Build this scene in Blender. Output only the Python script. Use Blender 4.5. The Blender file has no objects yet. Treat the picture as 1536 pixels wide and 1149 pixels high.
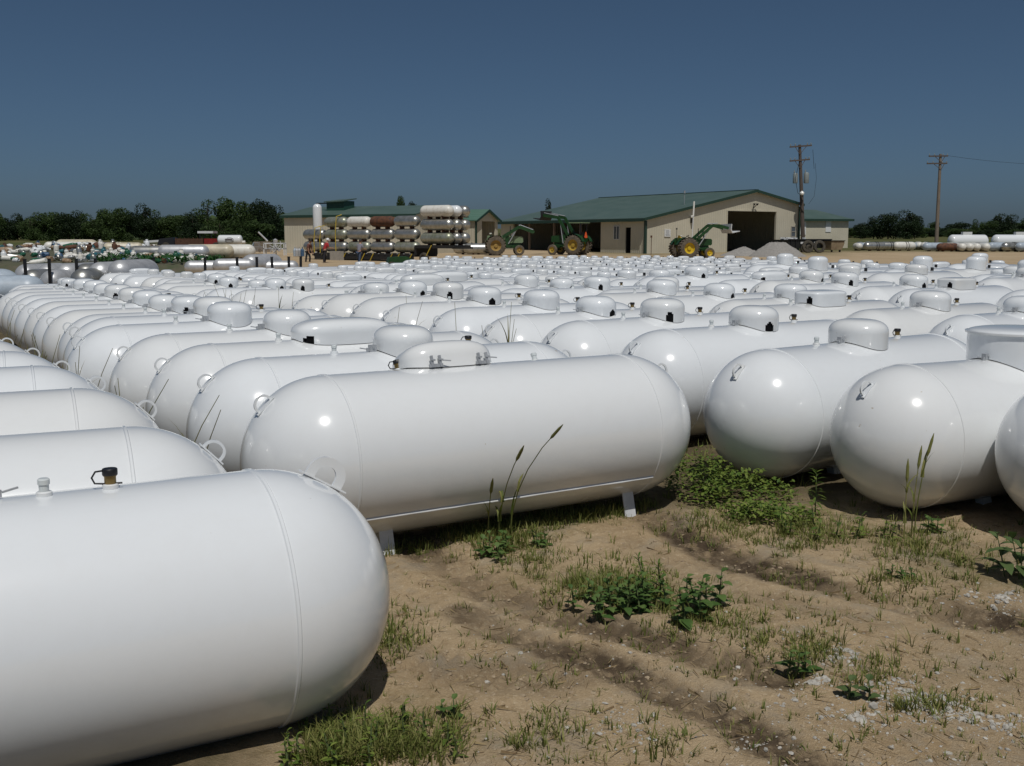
import bpy, math, random
import numpy as np
from mathutils import Vector, Matrix
R_ = math.radians
PI = math.pi
rnd = random.Random(11)
scene = bpy.context.scene
C = bpy.data.collections.new('yard'); scene.collection.children.link(C)

# ------------------------------------------------------------------ camera
IW, IH, F, CH = 1536.0, 1149.0, 1574.0, 1.78
PITCH = math.atan((IH / 2 - 358) / F)
cd = bpy.data.cameras.new('camera'); cam = bpy.data.objects.new('camera', cd); C.objects.link(cam)
cam.location = (0, 0, CH); cam.rotation_euler = (PI / 2 - PITCH, 0, 0)
cd.sensor_width = 36; cd.lens = F / IW * 36; cd.clip_end = 6000; cd.clip_start = .05
scene.camera = cam

def ray(px, py):
    cp, sp = math.cos(PITCH), math.sin(PITCH)
    xc = (px - IW / 2) / F; yc = -(py - IH / 2) / F
    return Vector((xc, cp + yc * sp, -sp + yc * cp))
def at(px, py, Y):                       # the point at distance Y in front of the camera
    d = ray(px, py); return Vector((0, 0, CH)) + d * (Y / d.y)
def onz(px, py, z=0.0):                  # the point at height z
    d = ray(px, py); return Vector((0, 0, CH)) + d * ((z - CH) / d.z)
def slope(y): return .01 * max(0.0, y - 65)
def gp(px, Y, dz=0.0):                   # ground point under a picture column
    p = at(px, 358, Y); return Vector((p.x, Y, slope(Y) + dz))

# ------------------------------------------------------------------ light and sky
SUN_EL, SUN_AZ = R_(63), R_(169.5)         # azimuth clockwise from +Y
sd = Vector((math.cos(SUN_EL) * math.sin(SUN_AZ), math.cos(SUN_EL) * math.cos(SUN_AZ), math.sin(SUN_EL)))
sl = bpy.data.lights.new('sun', 'SUN'); sl.energy = 3.6; sl.angle = R_(.55); sl.color = (1, .965, .91)
so = bpy.data.objects.new('sun', sl); C.objects.link(so); so.rotation_euler = sd.to_track_quat('Z', 'Y').to_euler()
w = bpy.data.worlds.new('World'); scene.world = w; w.use_nodes = True
nt = w.node_tree; bg = nt.nodes['Background']
sk = nt.nodes.new('ShaderNodeTexSky'); sk.sky_type = 'NISHITA'; sk.sun_disc = False
sk.sun_elevation = SUN_EL; sk.sun_rotation = SUN_AZ; sk.air_density = .6; sk.dust_density = 1.3; sk.ozone_density = 10; sk.altitude = 0
bg.inputs[1].default_value = .05
hs = nt.nodes.new('ShaderNodeHueSaturation'); hs.inputs['Hue'].default_value = .488; hs.inputs['Saturation'].default_value = .93; hs.inputs['Value'].default_value = 1.0; hs.inputs['Value'].default_value = 1
nt.links.new(sk.outputs[0], hs.inputs['Color']); nt.links.new(hs.outputs[0], bg.inputs[0])
vs = scene.view_settings; vs.view_transform = 'Standard'; vs.look = 'None'; vs.gamma = 1; vs.exposure = -.4; vs.use_curve_mapping = False
scene.cycles.max_bounces = 6; scene.cycles.use_denoising = True

# ------------------------------------------------------------------ materials
def mat(name, col, rough=.5, metal=0.0, vary=0.0, scale=6.0, bump=0.0, bscale=30.0, col2=None, coat=0.0, spec=.5, stretch=None, thr=(.35, .65)):
    m = bpy.data.materials.new(name); m.use_nodes = True; n = m.node_tree; b = n.nodes['Principled BSDF']
    b.inputs['Base Color'].default_value = (*col, 1); b.inputs['Roughness'].default_value = rough; b.inputs['Metallic'].default_value = metal
    b.inputs['Coat Weight'].default_value = coat; b.inputs['Coat Roughness'].default_value = .06; b.inputs['Specular IOR Level'].default_value = spec
    tc = n.nodes.new('ShaderNodeTexCoord'); src = tc.outputs['Object']
    oi = n.nodes.new('ShaderNodeObjectInfo')
    va = n.nodes.new('ShaderNodeVectorMath'); va.operation = 'ADD'
    cmb = n.nodes.new('ShaderNodeVectorMath'); cmb.operation = 'SCALE'; cmb.inputs[0].default_value = (37, 53, 71)
    n.links.new(oi.outputs['Random'], cmb.inputs['Scale']); n.links.new(src, va.inputs[0]); n.links.new(cmb.outputs[0], va.inputs[1]); src = va.outputs[0]
    if stretch:
        mp = n.nodes.new('ShaderNodeMapping'); mp.inputs['Scale'].default_value = stretch; n.links.new(src, mp.inputs[0]); src = mp.outputs[0]
    if vary or col2:
        t = n.nodes.new('ShaderNodeTexNoise'); t.inputs['Scale'].default_value = scale; t.inputs['Detail'].default_value = 6; t.inputs['Roughness'].default_value = .65
        n.links.new(src, t.inputs['Vector'])
        mr = n.nodes.new('ShaderNodeMapRange'); mr.inputs[1].default_value = thr[0]; mr.inputs[2].default_value = thr[1]; n.links.new(t.outputs[0], mr.inputs[0])
        mx = n.nodes.new('ShaderNodeMix'); mx.data_type = 'RGBA'
        c2 = col2 if col2 else tuple(c * (1 - vary) for c in col)
        mx.inputs['A'].default_value = (*col, 1); mx.inputs['B'].default_value = (*c2, 1)
        n.links.new(mr.outputs[0], mx.inputs['Factor']); n.links.new(mx.outputs['Result'], b.inputs['Base Color'])
    if bump:
        t2 = n.nodes.new('ShaderNodeTexNoise'); t2.inputs['Scale'].default_value = bscale; t2.inputs['Detail'].default_value = 4; n.links.new(src, t2.inputs['Vector'])
        bp = n.nodes.new('ShaderNodeBump'); bp.inputs['Strength'].default_value = bump; bp.inputs['Distance'].default_value = .02
        n.links.new(t2.outputs[0], bp.inputs['Height']); n.links.new(bp.outputs[0], b.inputs['Normal'])
    return m

def paint_mat(name, col, dust):
    """glossy sprayed white: faint orange-peel ripple, road dust low on the shell, a few scuffs"""
    m = mat(name, col, rough=.16, coat=.6, spec=.5); m.node_tree.nodes['Principled BSDF'].inputs['Coat Roughness'].default_value = .035
    n = m.node_tree; b = n.nodes['Principled BSDF']
    tc = n.nodes.new('ShaderNodeTexCoord'); sp = n.nodes.new('ShaderNodeSeparateXYZ'); n.links.new(tc.outputs['Object'], sp.inputs[0])
    oi = n.nodes.new('ShaderNodeObjectInfo')
    off = n.nodes.new('ShaderNodeVectorMath'); off.operation = 'SCALE'; off.inputs[0].default_value = (31, 17, 47); n.links.new(oi.outputs['Random'], off.inputs['Scale'])
    ad = n.nodes.new('ShaderNodeVectorMath'); n.links.new(tc.outputs['Object'], ad.inputs[0]); n.links.new(off.outputs[0], ad.inputs[1])
    no = n.nodes.new('ShaderNodeTexNoise'); no.inputs['Scale'].default_value = 3.5; no.inputs['Detail'].default_value = 7; no.inputs['Roughness'].default_value = .7; n.links.new(ad.outputs[0], no.inputs['Vector'])
    # dust amount falls off above the lower third
    mr = n.nodes.new('ShaderNodeMapRange'); mr.inputs[1].default_value = .42; mr.inputs[2].default_value = .06; n.links.new(sp.outputs[2], mr.inputs[0])
    nr = n.nodes.new('ShaderNodeMapRange'); nr.inputs[1].default_value = .3; nr.inputs[2].default_value = .75; n.links.new(no.outputs[0], nr.inputs[0])
    mu = n.nodes.new('ShaderNodeMath'); mu.operation = 'MULTIPLY'; n.links.new(mr.outputs[0], mu.inputs[0]); n.links.new(nr.outputs[0], mu.inputs[1])
    mu2 = n.nodes.new('ShaderNodeMath'); mu2.operation = 'MULTIPLY'; mu2.inputs[1].default_value = dust; n.links.new(mu.outputs[0], mu2.inputs[0])
    # fine blotches all over
    n3 = n.nodes.new('ShaderNodeTexNoise'); n3.inputs['Scale'].default_value = 11; n3.inputs['Detail'].default_value = 8; n3.inputs['Roughness'].default_value = .75; n.links.new(ad.outputs[0], n3.inputs['Vector'])
    r3 = n.nodes.new('ShaderNodeMapRange'); r3.inputs[1].default_value = .45; r3.inputs[2].default_value = .8; r3.inputs[4].default_value = .05; n.links.new(n3.outputs[0], r3.inputs[0])
    n4 = n.nodes.new('ShaderNodeTexNoise'); n4.inputs['Scale'].default_value = 19; n4.inputs['Detail'].default_value = 2; n.links.new(ad.outputs[0], n4.inputs['Vector'])
    r4 = n.nodes.new('ShaderNodeMapRange'); r4.inputs[1].default_value = .765; r4.inputs[2].default_value = .80; r4.inputs[4].default_value = .8; n.links.new(n4.outputs[0], r4.inputs[0])
    a4 = n.nodes.new('ShaderNodeMath'); a4.operation = 'ADD'; n.links.new(r3.outputs[0], a4.inputs[0]); n.links.new(r4.outputs[0], a4.inputs[1]); r3 = a4
    sm = n.nodes.new('ShaderNodeMath'); sm.operation = 'ADD'; sm.use_clamp = True; n.links.new(mu2.outputs[0], sm.inputs[0]); n.links.new(r3.outputs[0], sm.inputs[1])
    mx = n.nodes.new('ShaderNodeMix'); mx.data_type = 'RGBA'; mx.inputs['A'].default_value = (*col, 1); mx.inputs['B'].default_value = (.40, .34, .25, 1)
    n.links.new(sm.outputs[0], mx.inputs['Factor'])
    # every tank was sprayed at another time: slight differences of white
    bw = n.nodes.new('ShaderNodeMix'); bw.data_type = 'RGBA'; bw.inputs['A'].default_value = (*col, 1); bw.inputs['B'].default_value = (col[0] * .97, col[1] * .95, col[2] * .92, 1)
    wr = n.nodes.new('ShaderNodeMapRange'); wr.inputs[1].default_value = .35; wr.inputs[2].default_value = 1; n.links.new(oi.outputs['Random'], wr.inputs[0]); n.links.new(wr.outputs[0], bw.inputs['Factor']); n.links.new(bw.outputs['Result'], mx.inputs['A'])
    n.links.new(mx.outputs['Result'], b.inputs['Base Color'])
    rr = n.nodes.new('ShaderNodeMapRange'); rr.inputs[3].default_value = .15; rr.inputs[4].default_value = .5; n.links.new(sm.outputs[0], rr.inputs[0]); n.links.new(rr.outputs[0], b.inputs['Roughness'])
    nb = n.nodes.new('ShaderNodeTexNoise'); nb.inputs['Scale'].default_value = 4.5; nb.inputs['Detail'].default_value = 2; n.links.new(ad.outputs[0], nb.inputs['Vector'])
    bp = n.nodes.new('ShaderNodeBump'); bp.inputs['Strength'].default_value = .03; bp.inputs['Distance'].default_value = .02; n.links.new(nb.outputs[0], bp.inputs['Height']); n.links.new(bp.outputs[0], b.inputs['Normal'])
    return m

def ribbed(name, col, axis, pitch, col2, rough=.45, depth=.35, vary=.12):
    """profiled sheet metal: ribs along one axis of the object, weathered in soft patches"""
    m = mat(name, col, rough=rough); n = m.node_tree; b = n.nodes['Principled BSDF']
    tc = n.nodes.new('ShaderNodeTexCoord')
    wv = n.nodes.new('ShaderNodeTexWave'); wv.bands_direction = axis; wv.inputs['Scale'].default_value = 1 / pitch * .314; wv.wave_profile = 'SIN'
    n.links.new(tc.outputs['Object'], wv.inputs['Vector'])
    bp = n.nodes.new('ShaderNodeBump'); bp.inputs['Strength'].default_value = depth; bp.inputs['Distance'].default_value = .04
    n.links.new(wv.outputs[1], bp.inputs['Height']); n.links.new(bp.outputs[0], b.inputs['Normal'])
    no = n.nodes.new('ShaderNodeTexNoise'); no.inputs['Scale'].default_value = .5; no.inputs['Detail'].default_value = 8; n.links.new(tc.outputs['Object'], no.inputs['Vector'])
    mr = n.nodes.new('ShaderNodeMapRange'); mr.inputs[1].default_value = .35; mr.inputs[2].default_value = .7; n.links.new(no.outputs[0], mr.inputs[0])
    mx = n.nodes.new('ShaderNodeMix'); mx.data_type = 'RGBA'; mx.inputs['A'].default_value = (*col, 1); mx.inputs['B'].default_value = (*col2, 1)
    n.links.new(mr.outputs[0], mx.inputs['Factor']); n.links.new(mx.outputs['Result'], b.inputs['Base Color'])
    return m

M = {}
M['white'] = paint_mat('white_paint', (.765, .795, .815), .6)
M['cream'] = mat('cream_paint', (.62, .56, .42), .4, vary=.35, scale=3)
M['oldwhite'] = mat('old_white_paint', (.70, .69, .64), .4, scale=4, col2=(.42, .36, .27), thr=(.5, .85))
M['silver'] = mat('bare_steel', (.50, .50, .48), .34, metal=.75, scale=3, col2=(.26, .26, .20), thr=(.4, .8))
M['silvergreen'] = mat('mossy_steel', (.42, .43, .38), .4, metal=.55, scale=2.5, col2=(.20, .22, .12), thr=(.4, .7))
M['rust'] = mat('rust', (.16, .065, .03), .8, scale=4, col2=(.05, .025, .018), bump=.3)
M['bluegrey'] = mat('blue_grey_paint', (.42, .49, .56), .4, vary=.25, scale=3)
M['silverclean'] = mat('pale_steel', (.66, .67, .68), .38, metal=.45, vary=.3, scale=2.5)
M['black'] = mat('black_plastic', (.012, .012, .013), .45)
M['dark'] = mat('painted_void_dark', (.006, .006, .007), .9, spec=.1)  # near-black that stands in for the shade inside the tank covers
M['brass'] = mat('brass', (.30, .21, .08), .4, metal=.8, vary=.3)
M['glass'] = mat('clear_plastic', (.62, .66, .66), .12, spec=.7)
M['galv'] = mat('galvanised', (.48, .50, .52), .4, metal=.4, vary=.25, scale=12)
M['greysteel'] = mat('grey_steel_leg', (.68, .70, .71), .45, vary=.2, scale=9)
M['tyre'] = mat('tyre_rubber', (.035, .032, .028), .85, scale=5, col2=(.10, .085, .06), bump=.3)
M['dirtytyre'] = mat('dusty_tyre_rubber', (.16, .13, .095), .9, scale=5, col2=(.07, .06, .045), bump=.3)
M['midyellow'] = mat('worn_yellow_paint', (.50, .34, .05), .5, vary=.35)
M['yellow'] = mat('yellow_paint', (.72, .50, .02), .4, vary=.25)
M['tanyellow'] = mat('dusty_yellow_paint', (.42, .27, .07), .6, vary=.35)
M['green'] = mat('green_paint', (.016, .07, .018), .45, vary=.35, scale=3)
M['palegreen'] = mat('sun_faded_green_paint', (.22, .30, .17), .45, vary=.3)
M['orange'] = mat('orange_reflector', (.95, .13, .03), .4)
M['redpaint'] = mat('red_paint', (.30, .03, .025), .4, vary=.4)
M['strap'] = mat('yellow_strap', (.62, .46, .05), .6, vary=.3)
M['trailer'] = mat('dark_trailer_steel', (.02, .02, .02), .6, vary=.3)
M['rustbrown'] = mat('rusty_bed', (.12, .055, .03), .8, vary=.5)
M['wood'] = mat('weathered_wood', (.12, .10, .085), .85, scale=3, col2=(.07, .05, .04), stretch=(8, 8, .5))
M['palewood'] = mat('pale_weathered_wood', (.26, .21, .16), .85, scale=3, col2=(.14, .11, .085), stretch=(8, 8, .5))
M['xfmr'] = mat('transformer_grey', (.24, .275, .275), .45, vary=.15)
M['lamp'] = mat('lamp_glass', (.85, .85, .8), .15)
M['trim'] = mat('dark_green_trim', (.018, .05, .036), .45)
M['wall'] = ribbed('tan_sheet', (.59, .55, .435), 'X', .30, (.52, .485, .38))
M['wallshade'] = M['wall']
M['roof'] = ribbed('green_roof_sheet', (.068, .110, .092), 'X', .45, (.092, .135, .116), rough=.45)
M['roofold'] = ribbed('faded_green_roof_sheet', (.085, .17, .125), 'X', .45, (.11, .19, .145), rough=.42)
M['cupola'] = mat('dark_green_sheet', (.02, .075, .05), .5, vary=.2)
M['whitepanel'] = mat('white_panel', (.74, .75, .74), .4, vary=.1)
M['window'] = mat('window_glass', (.10, .12, .14), .08, spec=.8)
M['concrete'] = mat('concrete', (.40, .37, .32), .9, vary=.2)
M['signlines'] = mat('grey_sign_print', (.25, .26, .28), .6)
M['gravelpile'] = mat('crushed_stone', (.34, .325, .30), .95, scale=9, col2=(.22, .21, .195), bump=1.0, bscale=14)
M['brown'] = mat('brown_dumpster', (.17, .12, .07), .7, scale=2.5, col2=(.26, .20, .12))
M['blacksheet'] = mat('black_sheet', (.016, .017, .016), .5, vary=.3)
M['skin'] = mat('skin', (.42, .24, .16), .55)
M['redshirt'] = mat('red_cloth', (.38, .025, .03), .9)
M['greyshirt'] = mat('grey_cloth', (.22, .22, .26), .9)
M['brownshirt'] = mat('brown_cloth', (.16, .06, .045), .9)
M['denim'] = mat('denim', (.05, .075, .13), .9)
M['darkcloth'] = mat('dark_cloth', (.02, .02, .025), .9)
M['whitecloth'] = mat('white_cloth', (.75, .75, .75), .8)
M['hair'] = mat('dark_hair', (.02, .015, .012), .7)
M['bark'] = mat('bark', (.07, .05, .035), .95, vary=.4, scale=5)
M['teal'] = mat('teal_paint', (.04, .16, .19), .4, vary=.4, scale=8)
M['bottleblue'] = mat('blue_paint', (.06, .13, .24), .4, vary=.4, scale=8)
M['bottlegreen'] = mat('bottle_green_paint', (.03, .14, .08), .4, vary=.4, scale=8)
M['bottletan'] = mat('tan_paint', (.36, .29, .19), .5, scale=8, col2=(.2, .1, .05))
M['script'] = mat('dark_lettering', (.05, .03, .03), .5)
M['stone'] = mat('pale_stone', (.50, .475, .42), .9, vary=.4, scale=20)

def leaf_mat(name, a, b, scale=1.2):
    m = bpy.data.materials.new(name); m.use_nodes = True; n = m.node_tree; p = n.nodes['Principled BSDF']
    at_ = n.nodes.new('ShaderNodeAttribute'); at_.attribute_name = 'tint'
    mx = n.nodes.new('ShaderNodeMix'); mx.data_type = 'RGBA'; mx.inputs['A'].default_value = (*a, 1); mx.inputs['B'].default_value = (*b, 1)
    n.links.new(at_.outputs['Fac'], mx.inputs['Factor']); n.links.new(mx.outputs['Result'], p.inputs['Base Color'])
    p.inputs['Roughness'].default_value = .6; p.inputs['Specular IOR Level'].default_value = .25
    tr = n.nodes.new('ShaderNodeBsdfTranslucent'); n.links.new(mx.outputs['Result'], tr.inputs[0])
    ms = n.nodes.new('ShaderNodeMixShader'); ms.inputs[0].default_value = .25
    n.links.new(p.outputs[0], ms.inputs[1]); n.links.new(tr.outputs[0], ms.inputs[2]); n.links.new(ms.outputs[0], n.nodes['Material Output'].inputs[0])
    return m
M['leaf'] = leaf_mat('tree_leaves', (.028, .052, .014), (.06, .10, .026))
M['leafdark'] = leaf_mat('dark_tree_leaves', (.010, .022, .008), (.022, .042, .014))
M['grass'] = leaf_mat('grass_blades', (.085, .125, .02), (.27, .26, .085))
M['drygrass'] = leaf_mat('dry_grass_blades', (.09, .12, .03), (.24, .21, .09))
M['weed'] = leaf_mat('weed_leaves', (.065, .125, .018), (.20, .25, .05))
M['broad'] = leaf_mat('broad_leaves', (.055, .115, .025), (.13, .20, .055))
M['scrub'] = leaf_mat('scrub_green', (.02, .075, .02), (.04, .11, .03))
M['bindweed'] = leaf_mat('pale_leaf', (.06, .10, .03), (.10, .15, .05))

# ------------------------------------------------------------------ mesh helpers
class MB:
    """collects shapes, then links them as ONE mesh object"""
    def __init__(s): s.v = []; s.f = []; s.t = []
    def add(s, vs, fs, tint=None):
        o = len(s.v); s.v += [tuple(v) for v in vs]; s.f += [tuple(i + o for i in f) for f in fs]
        if tint is not None: s.t += [tint] * len(vs)
        return s
    def box(s, c, d, rz=0.0, ax=None):
        hx, hy, hz = d[0] / 2, d[1] / 2, d[2] / 2
        vs = []
        m = ax if ax is not None else Matrix.Rotation(rz, 3, 'Z')
        for z in (-hz, hz):
            for x, y in ((-hx, -hy), (hx, -hy), (hx, hy), (-hx, hy)): vs.append(Vector(c) + m @ Vector((x, y, z)))
        return s.add(vs, [(3, 2, 1, 0), (4, 5, 6, 7), (0, 1, 5, 4), (1, 2, 6, 5), (2, 3, 7, 6), (3, 0, 4, 7)])
    def bar(s, a, b, wd, ht=None, up=(0, 0, 1)):
        a, b = Vector(a), Vector(b); d = b - a; L = d.length; x = d / L; u = Vector(up)
        if abs(x.dot(u)) > .98: u = Vector((0, 1, 0))
        y = u.cross(x).normalized(); z = x.cross(y); m = Matrix((x, y, z)).transposed()
        return s.box((a + b) / 2, (L, wd, ht or wd), ax=m)
    def tube(s, pts, r, n=8, cap=True):
        pts = [Vector(p) for p in pts]; rs = r if isinstance(r, (list, tuple)) else [r] * len(pts)
        vs = []; prev = None
        for i, p in enumerate(pts):
            d = (pts[min(i + 1, len(pts) - 1)] - pts[max(i - 1, 0)]).normalized()
            u = prev if prev is not None else (Vector((0, 0, 1)) if abs(d.z) < .9 else Vector((1, 0, 0)))
            y = (u - d * u.dot(d)).normalized(); prev = y; z = d.cross(y)
            for k in range(n):
                a = 2 * PI * k / n; vs.append(p + (y * math.cos(a) + z * math.sin(a)) * rs[i])
        fs = []
        for i in range(len(pts) - 1):
            for k in range(n):
                fs.append((i * n + k, i * n + (k + 1) % n, (i + 1) * n + (k + 1) % n, (i + 1) * n + k))
        if cap: fs.append(tuple(range(n - 1, -1, -1))); fs.append(tuple(range((len(pts) - 1) * n, len(pts) * n)))
        return s.add(vs, fs)
    def lathe(s, prof, n=32, c=(0, 0, 0), axis='Z'):
        """prof: (radius, height) from one end to the other"""
        vs = []
        for r, z in prof:
            for k in range(n):
                a = 2 * PI * k / n; x, y = r * math.cos(a), r * math.sin(a)
                vs.append((c[0] + x, c[1] + y, c[2] + z) if axis == 'Z' else ((c[0] + x, c[1] - z, c[2] + y) if axis == 'Y' else (c[0] + z, c[1] + x, c[2] + y)))
        fs = []
        for i in range(len(prof) - 1):
            for k in range(n): fs.append((i * n + k, i * n + (k + 1) % n, (i + 1) * n + (k + 1) % n, (i + 1) * n + k))
        fs.append(tuple(range(n - 1, -1, -1))); fs.append(tuple(range((len(prof) - 1) * n, len(prof) * n)))
        return s.add(vs, fs)
    def prism(s, poly, o, e, n, th):
        """poly of (along e, z) points extruded along n by th"""
        o, e, n = Vector(o), Vector(e), Vector(n); k = len(poly)
        a = [o + e * p[0] + Vector((0, 0, p[1])) for p in poly]; b = [p + n * th for p in a]
        return s.add(a + b, [tuple(range(k - 1, -1, -1)), tuple(range(k, 2 * k))] + [(i, (i + 1) % k, k + (i + 1) % k, k + i) for i in range(k)])
    def slab(s, quad, th):
        """a sloping sheet: four corners, thickness downwards"""
        a = [Vector(p) for p in quad]; b = [p - Vector((0, 0, th)) for p in a]
        return s.add(a + b, [(0, 1, 2, 3), (7, 6, 5, 4), (0, 4, 5, 1), (1, 5, 6, 2), (2, 6, 7, 3), (3, 7, 4, 0)])
    def mesh(s, name, m, smooth=False, fix=True):
        me = bpy.data.meshes.new(name); me.from_pydata(s.v, [], s.f)
        if m: me.materials.append(m)
        if s.t:
            at_ = me.attributes.new('tint', 'FLOAT', 'POINT'); at_.data.foreach_set('value', np.array(s.t, dtype=np.float32))
        if fix:
            import bmesh
            b = bmesh.new(); b.from_mesh(me); bmesh.ops.recalc_face_normals(b, faces=b.faces); b.to_mesh(me); b.free()
        if smooth: smooth_mesh(me, smooth if isinstance(smooth, (int, float)) and smooth is not True else 40)
        me.update(); return me
    def build(s, name, m, parent=None, smooth=False, fix=True): return link(name, s.mesh(name, m, smooth, fix), parent)

def smooth_mesh(me, deg=40):
    me.polygons.foreach_set('use_smooth', [True] * len(me.polygons))
    me.set_sharp_from_angle(angle=R_(deg))
def link(name, me, parent=None):
    o = bpy.data.objects.new(name, me); C.objects.link(o)
    if parent: o.parent = parent
    return o
def tag(o, label=None, cat=None, group=None, kind=None):
    if label: o['label'] = label
    if cat: o['category'] = cat
    if group: o['group'] = group
    if kind: o['kind'] = kind
    return o
def thing(name, loc, label, cat, rz=0.0, group=None, s=1.0):
    o = bpy.data.objects.new(name, None); C.objects.link(o); o.empty_display_size = .2
    o.location = loc; o.rotation_euler = (0, 0, rz); o.scale = (s, s, s); return tag(o, label, cat, group)
def copy_tree(o, parent=None):
    c = o.copy(); C.objects.link(c)
    if parent: c.parent = parent
    for ch in list(o.children): copy_tree(ch, c)
    return c
def swap_mat(o, m):
    """give a copied object another paint, on its own slot"""
    o.material_slots[0].link = 'OBJECT'; o.material_slots[0].material = m
ORD = 'zeroth first second third fourth fifth sixth seventh eighth ninth tenth eleventh twelfth thirteenth fourteenth fifteenth sixteenth seventeenth eighteenth nineteenth twentieth'.split()
# ------------------------------------------------------------------ ground
def axis_grid(lo, hi, step, far_lo, far_hi, g=1.16):
    a = list(np.arange(lo, hi + 1e-6, step)); s = step; x = hi
    while x < far_hi: s *= g; x += s; a.append(min(x, far_hi))
    s = step; x = lo; b = []
    while x > far_lo: s *= g; x -= s; b.append(max(x, far_lo))
    return np.array(b[::-1] + a)
GX = axis_grid(-1.6, 4.7, .022, -2500, 2500); GY = axis_grid(3.0, 8.6, .022, -40, 4000)
X, Y = np.meshgrid(GX, GY)
def vnoise(x, y, sc, seed):
    r = np.random.RandomState(seed); T = r.rand(257, 257)
    u, v = x / sc, y / sc; i, j = np.floor(u).astype(int), np.floor(v).astype(int); fu, fv = u - i, v - j
    fu = fu * fu * (3 - 2 * fu); fv = fv * fv * (3 - 2 * fv); a = lambda p, q: T[p % 256, q % 256]
    return (a(i, j) * (1 - fu) + a(i + 1, j) * fu) * (1 - fv) + (a(i, j + 1) * (1 - fu) + a(i + 1, j + 1) * fu) * fv - .5
def fbm(x, y, sc, seed, n=4): return sum(vnoise(x, y, sc / 2 ** k, seed + k) * .55 ** k for k in range(n))
def pl(pts): return [onz(*p).xy for p in pts]
def dist_poly(pts, x, y):
    """distance to a polyline, and distance along it"""
    best = np.full(x.shape, 1e9); along = np.zeros(x.shape); acc = 0
    for a, b in zip(pts[:-1], pts[1:]):
        dx, dy = b[0] - a[0], b[1] - a[1]; L = math.hypot(dx, dy)
        t = np.clip(((x - a[0]) * dx + (y - a[1]) * dy) / L ** 2, 0, 1)
        d = np.hypot(x - a[0] - t * dx, y - a[1] - t * dy); m = d < best
        best = np.where(m, d, best); along = np.where(m, acc + t * L, along); acc += L
    return best, along
# wheel tracks, measured on the ground
TR = [  # polyline, half width, dampness, rut depth, lug ripple
    (pl([(930, 742), (1000, 790), (1085, 834), (1170, 860), (1260, 880), (1335, 897), (1420, 912), (1600, 950)]), .20, 1.0, .018, .010),
    (pl([(600, 800), (655, 842), (725, 884), (800, 915), (880, 935), (1000, 965), (1150, 1010)]), .17, .85, .016, .014),
    (pl([(700, 925), (790, 965), (880, 985), (960, 1015), (1040, 1052), (1110, 1090), (1220, 1149)]), .13, .95, .012, .011),
    (pl([(620, 985), (720, 1010), (800, 1015), (870, 1000)]), .20, .35, .008, .014),
    (pl([(900, 800), (1000, 842), (1090, 882), (1190, 908), (1300, 930)]), .14, .3, .010, .004)]
Z = .01 * np.maximum(0, Y - 65)
near = np.exp(-np.maximum(0, np.hypot(X - 1.5, Y - 5.5) - 6) / 4)
Z = Z + near * (.030 * fbm(X, Y, 1.3, 3) + .016 * fbm(X, Y, .28, 9, 3) + .012 * fbm(X, Y, .09, 19, 2))
damp = np.zeros(X.shape); lug = np.zeros(X.shape)
for pts, hw, wet, dep, rip in TR:
    d, al = dist_poly(pts, X, Y); d = d + .05 * fbm(X, Y, .35, 31, 3)
    k = np.clip(1.25 - d / hw, 0, 1); k = k * k * (3 - 2 * k)
    Z -= dep * k; Z += dep * .6 * np.exp(-((d - hw * 1.25) / .05) ** 2)
    Z += rip * k * np.sin(al * 2 * PI / .085 + d * 18)
    damp = np.maximum(damp, wet * np.clip(k * 1.3, 0, 1) * np.clip(.80 + 1.3 * fbm(X, Y, .5, 41, 3), 0, 1))
# dark bare soil and growth under and between the tanks
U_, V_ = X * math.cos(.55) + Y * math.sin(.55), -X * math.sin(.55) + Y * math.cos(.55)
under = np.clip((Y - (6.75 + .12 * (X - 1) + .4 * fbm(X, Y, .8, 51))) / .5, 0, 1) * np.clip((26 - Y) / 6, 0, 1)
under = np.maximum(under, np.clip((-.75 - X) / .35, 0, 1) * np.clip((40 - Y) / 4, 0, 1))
d1, _ = dist_poly(pl([(640, 775), (760, 800), (900, 760), (1000, 735), (1100, 745), (1240, 770), (1340, 800), (1480, 850), (1600, 880)]), X, Y)
grassy = np.clip(1 - d1 / (.38 + .5 * fbm(X, Y, .5, 61)), 0, 1) * .85
grassy = np.maximum(grassy, under * .9)
d2, _ = dist_poly(pl([(820, 870), (930, 890), (1020, 890)]), X, Y); grassy = np.maximum(grassy, .7 * np.clip(1 - d2 / .3, 0, 1))
d2, _ = dist_poly(pl([(470, 1120), (600, 1070), (640, 1100)]), X, Y); grassy = np.maximum(grassy, .6 * np.clip(1 - d2 / .3, 0, 1))
# far ground: sandy yard, then meadow
far = np.clip((Y - 100 - 8 * fbm(X, Y, 20, 71)) / 5, 0, 1) * (X > 8)
far = np.maximum(far, np.clip((Y - 128) / 6, 0, 1)); far = np.maximum(far, np.clip((Y - 82) / 5, 0, 1) * (X < -28))
meadow = far
nx_, ny_ = len(GX), len(GY)
co = np.stack([X, Y, Z], 2).reshape(-1, 3)
idx = np.arange(nx_ * ny_).reshape(ny_, nx_)
quads = np.stack([idx[:-1, :-1], idx[:-1, 1:], idx[1:, 1:], idx[1:, :-1]], 2).reshape(-1, 4)
me = bpy.data.meshes.new('ground'); me.vertices.add(len(co)); me.vertices.foreach_set('co', co.astype(np.float32).ravel())
me.loops.add(quads.size); me.loops.foreach_set('vertex_index', quads.astype(np.int32).ravel())
me.polygons.add(len(quads)); me.polygons.foreach_set('loop_start', np.arange(0, quads.size, 4, dtype=np.int32))
me.polygons.foreach_set('use_smooth', [True] * len(quads)); me.update(calc_edges=True)
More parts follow.
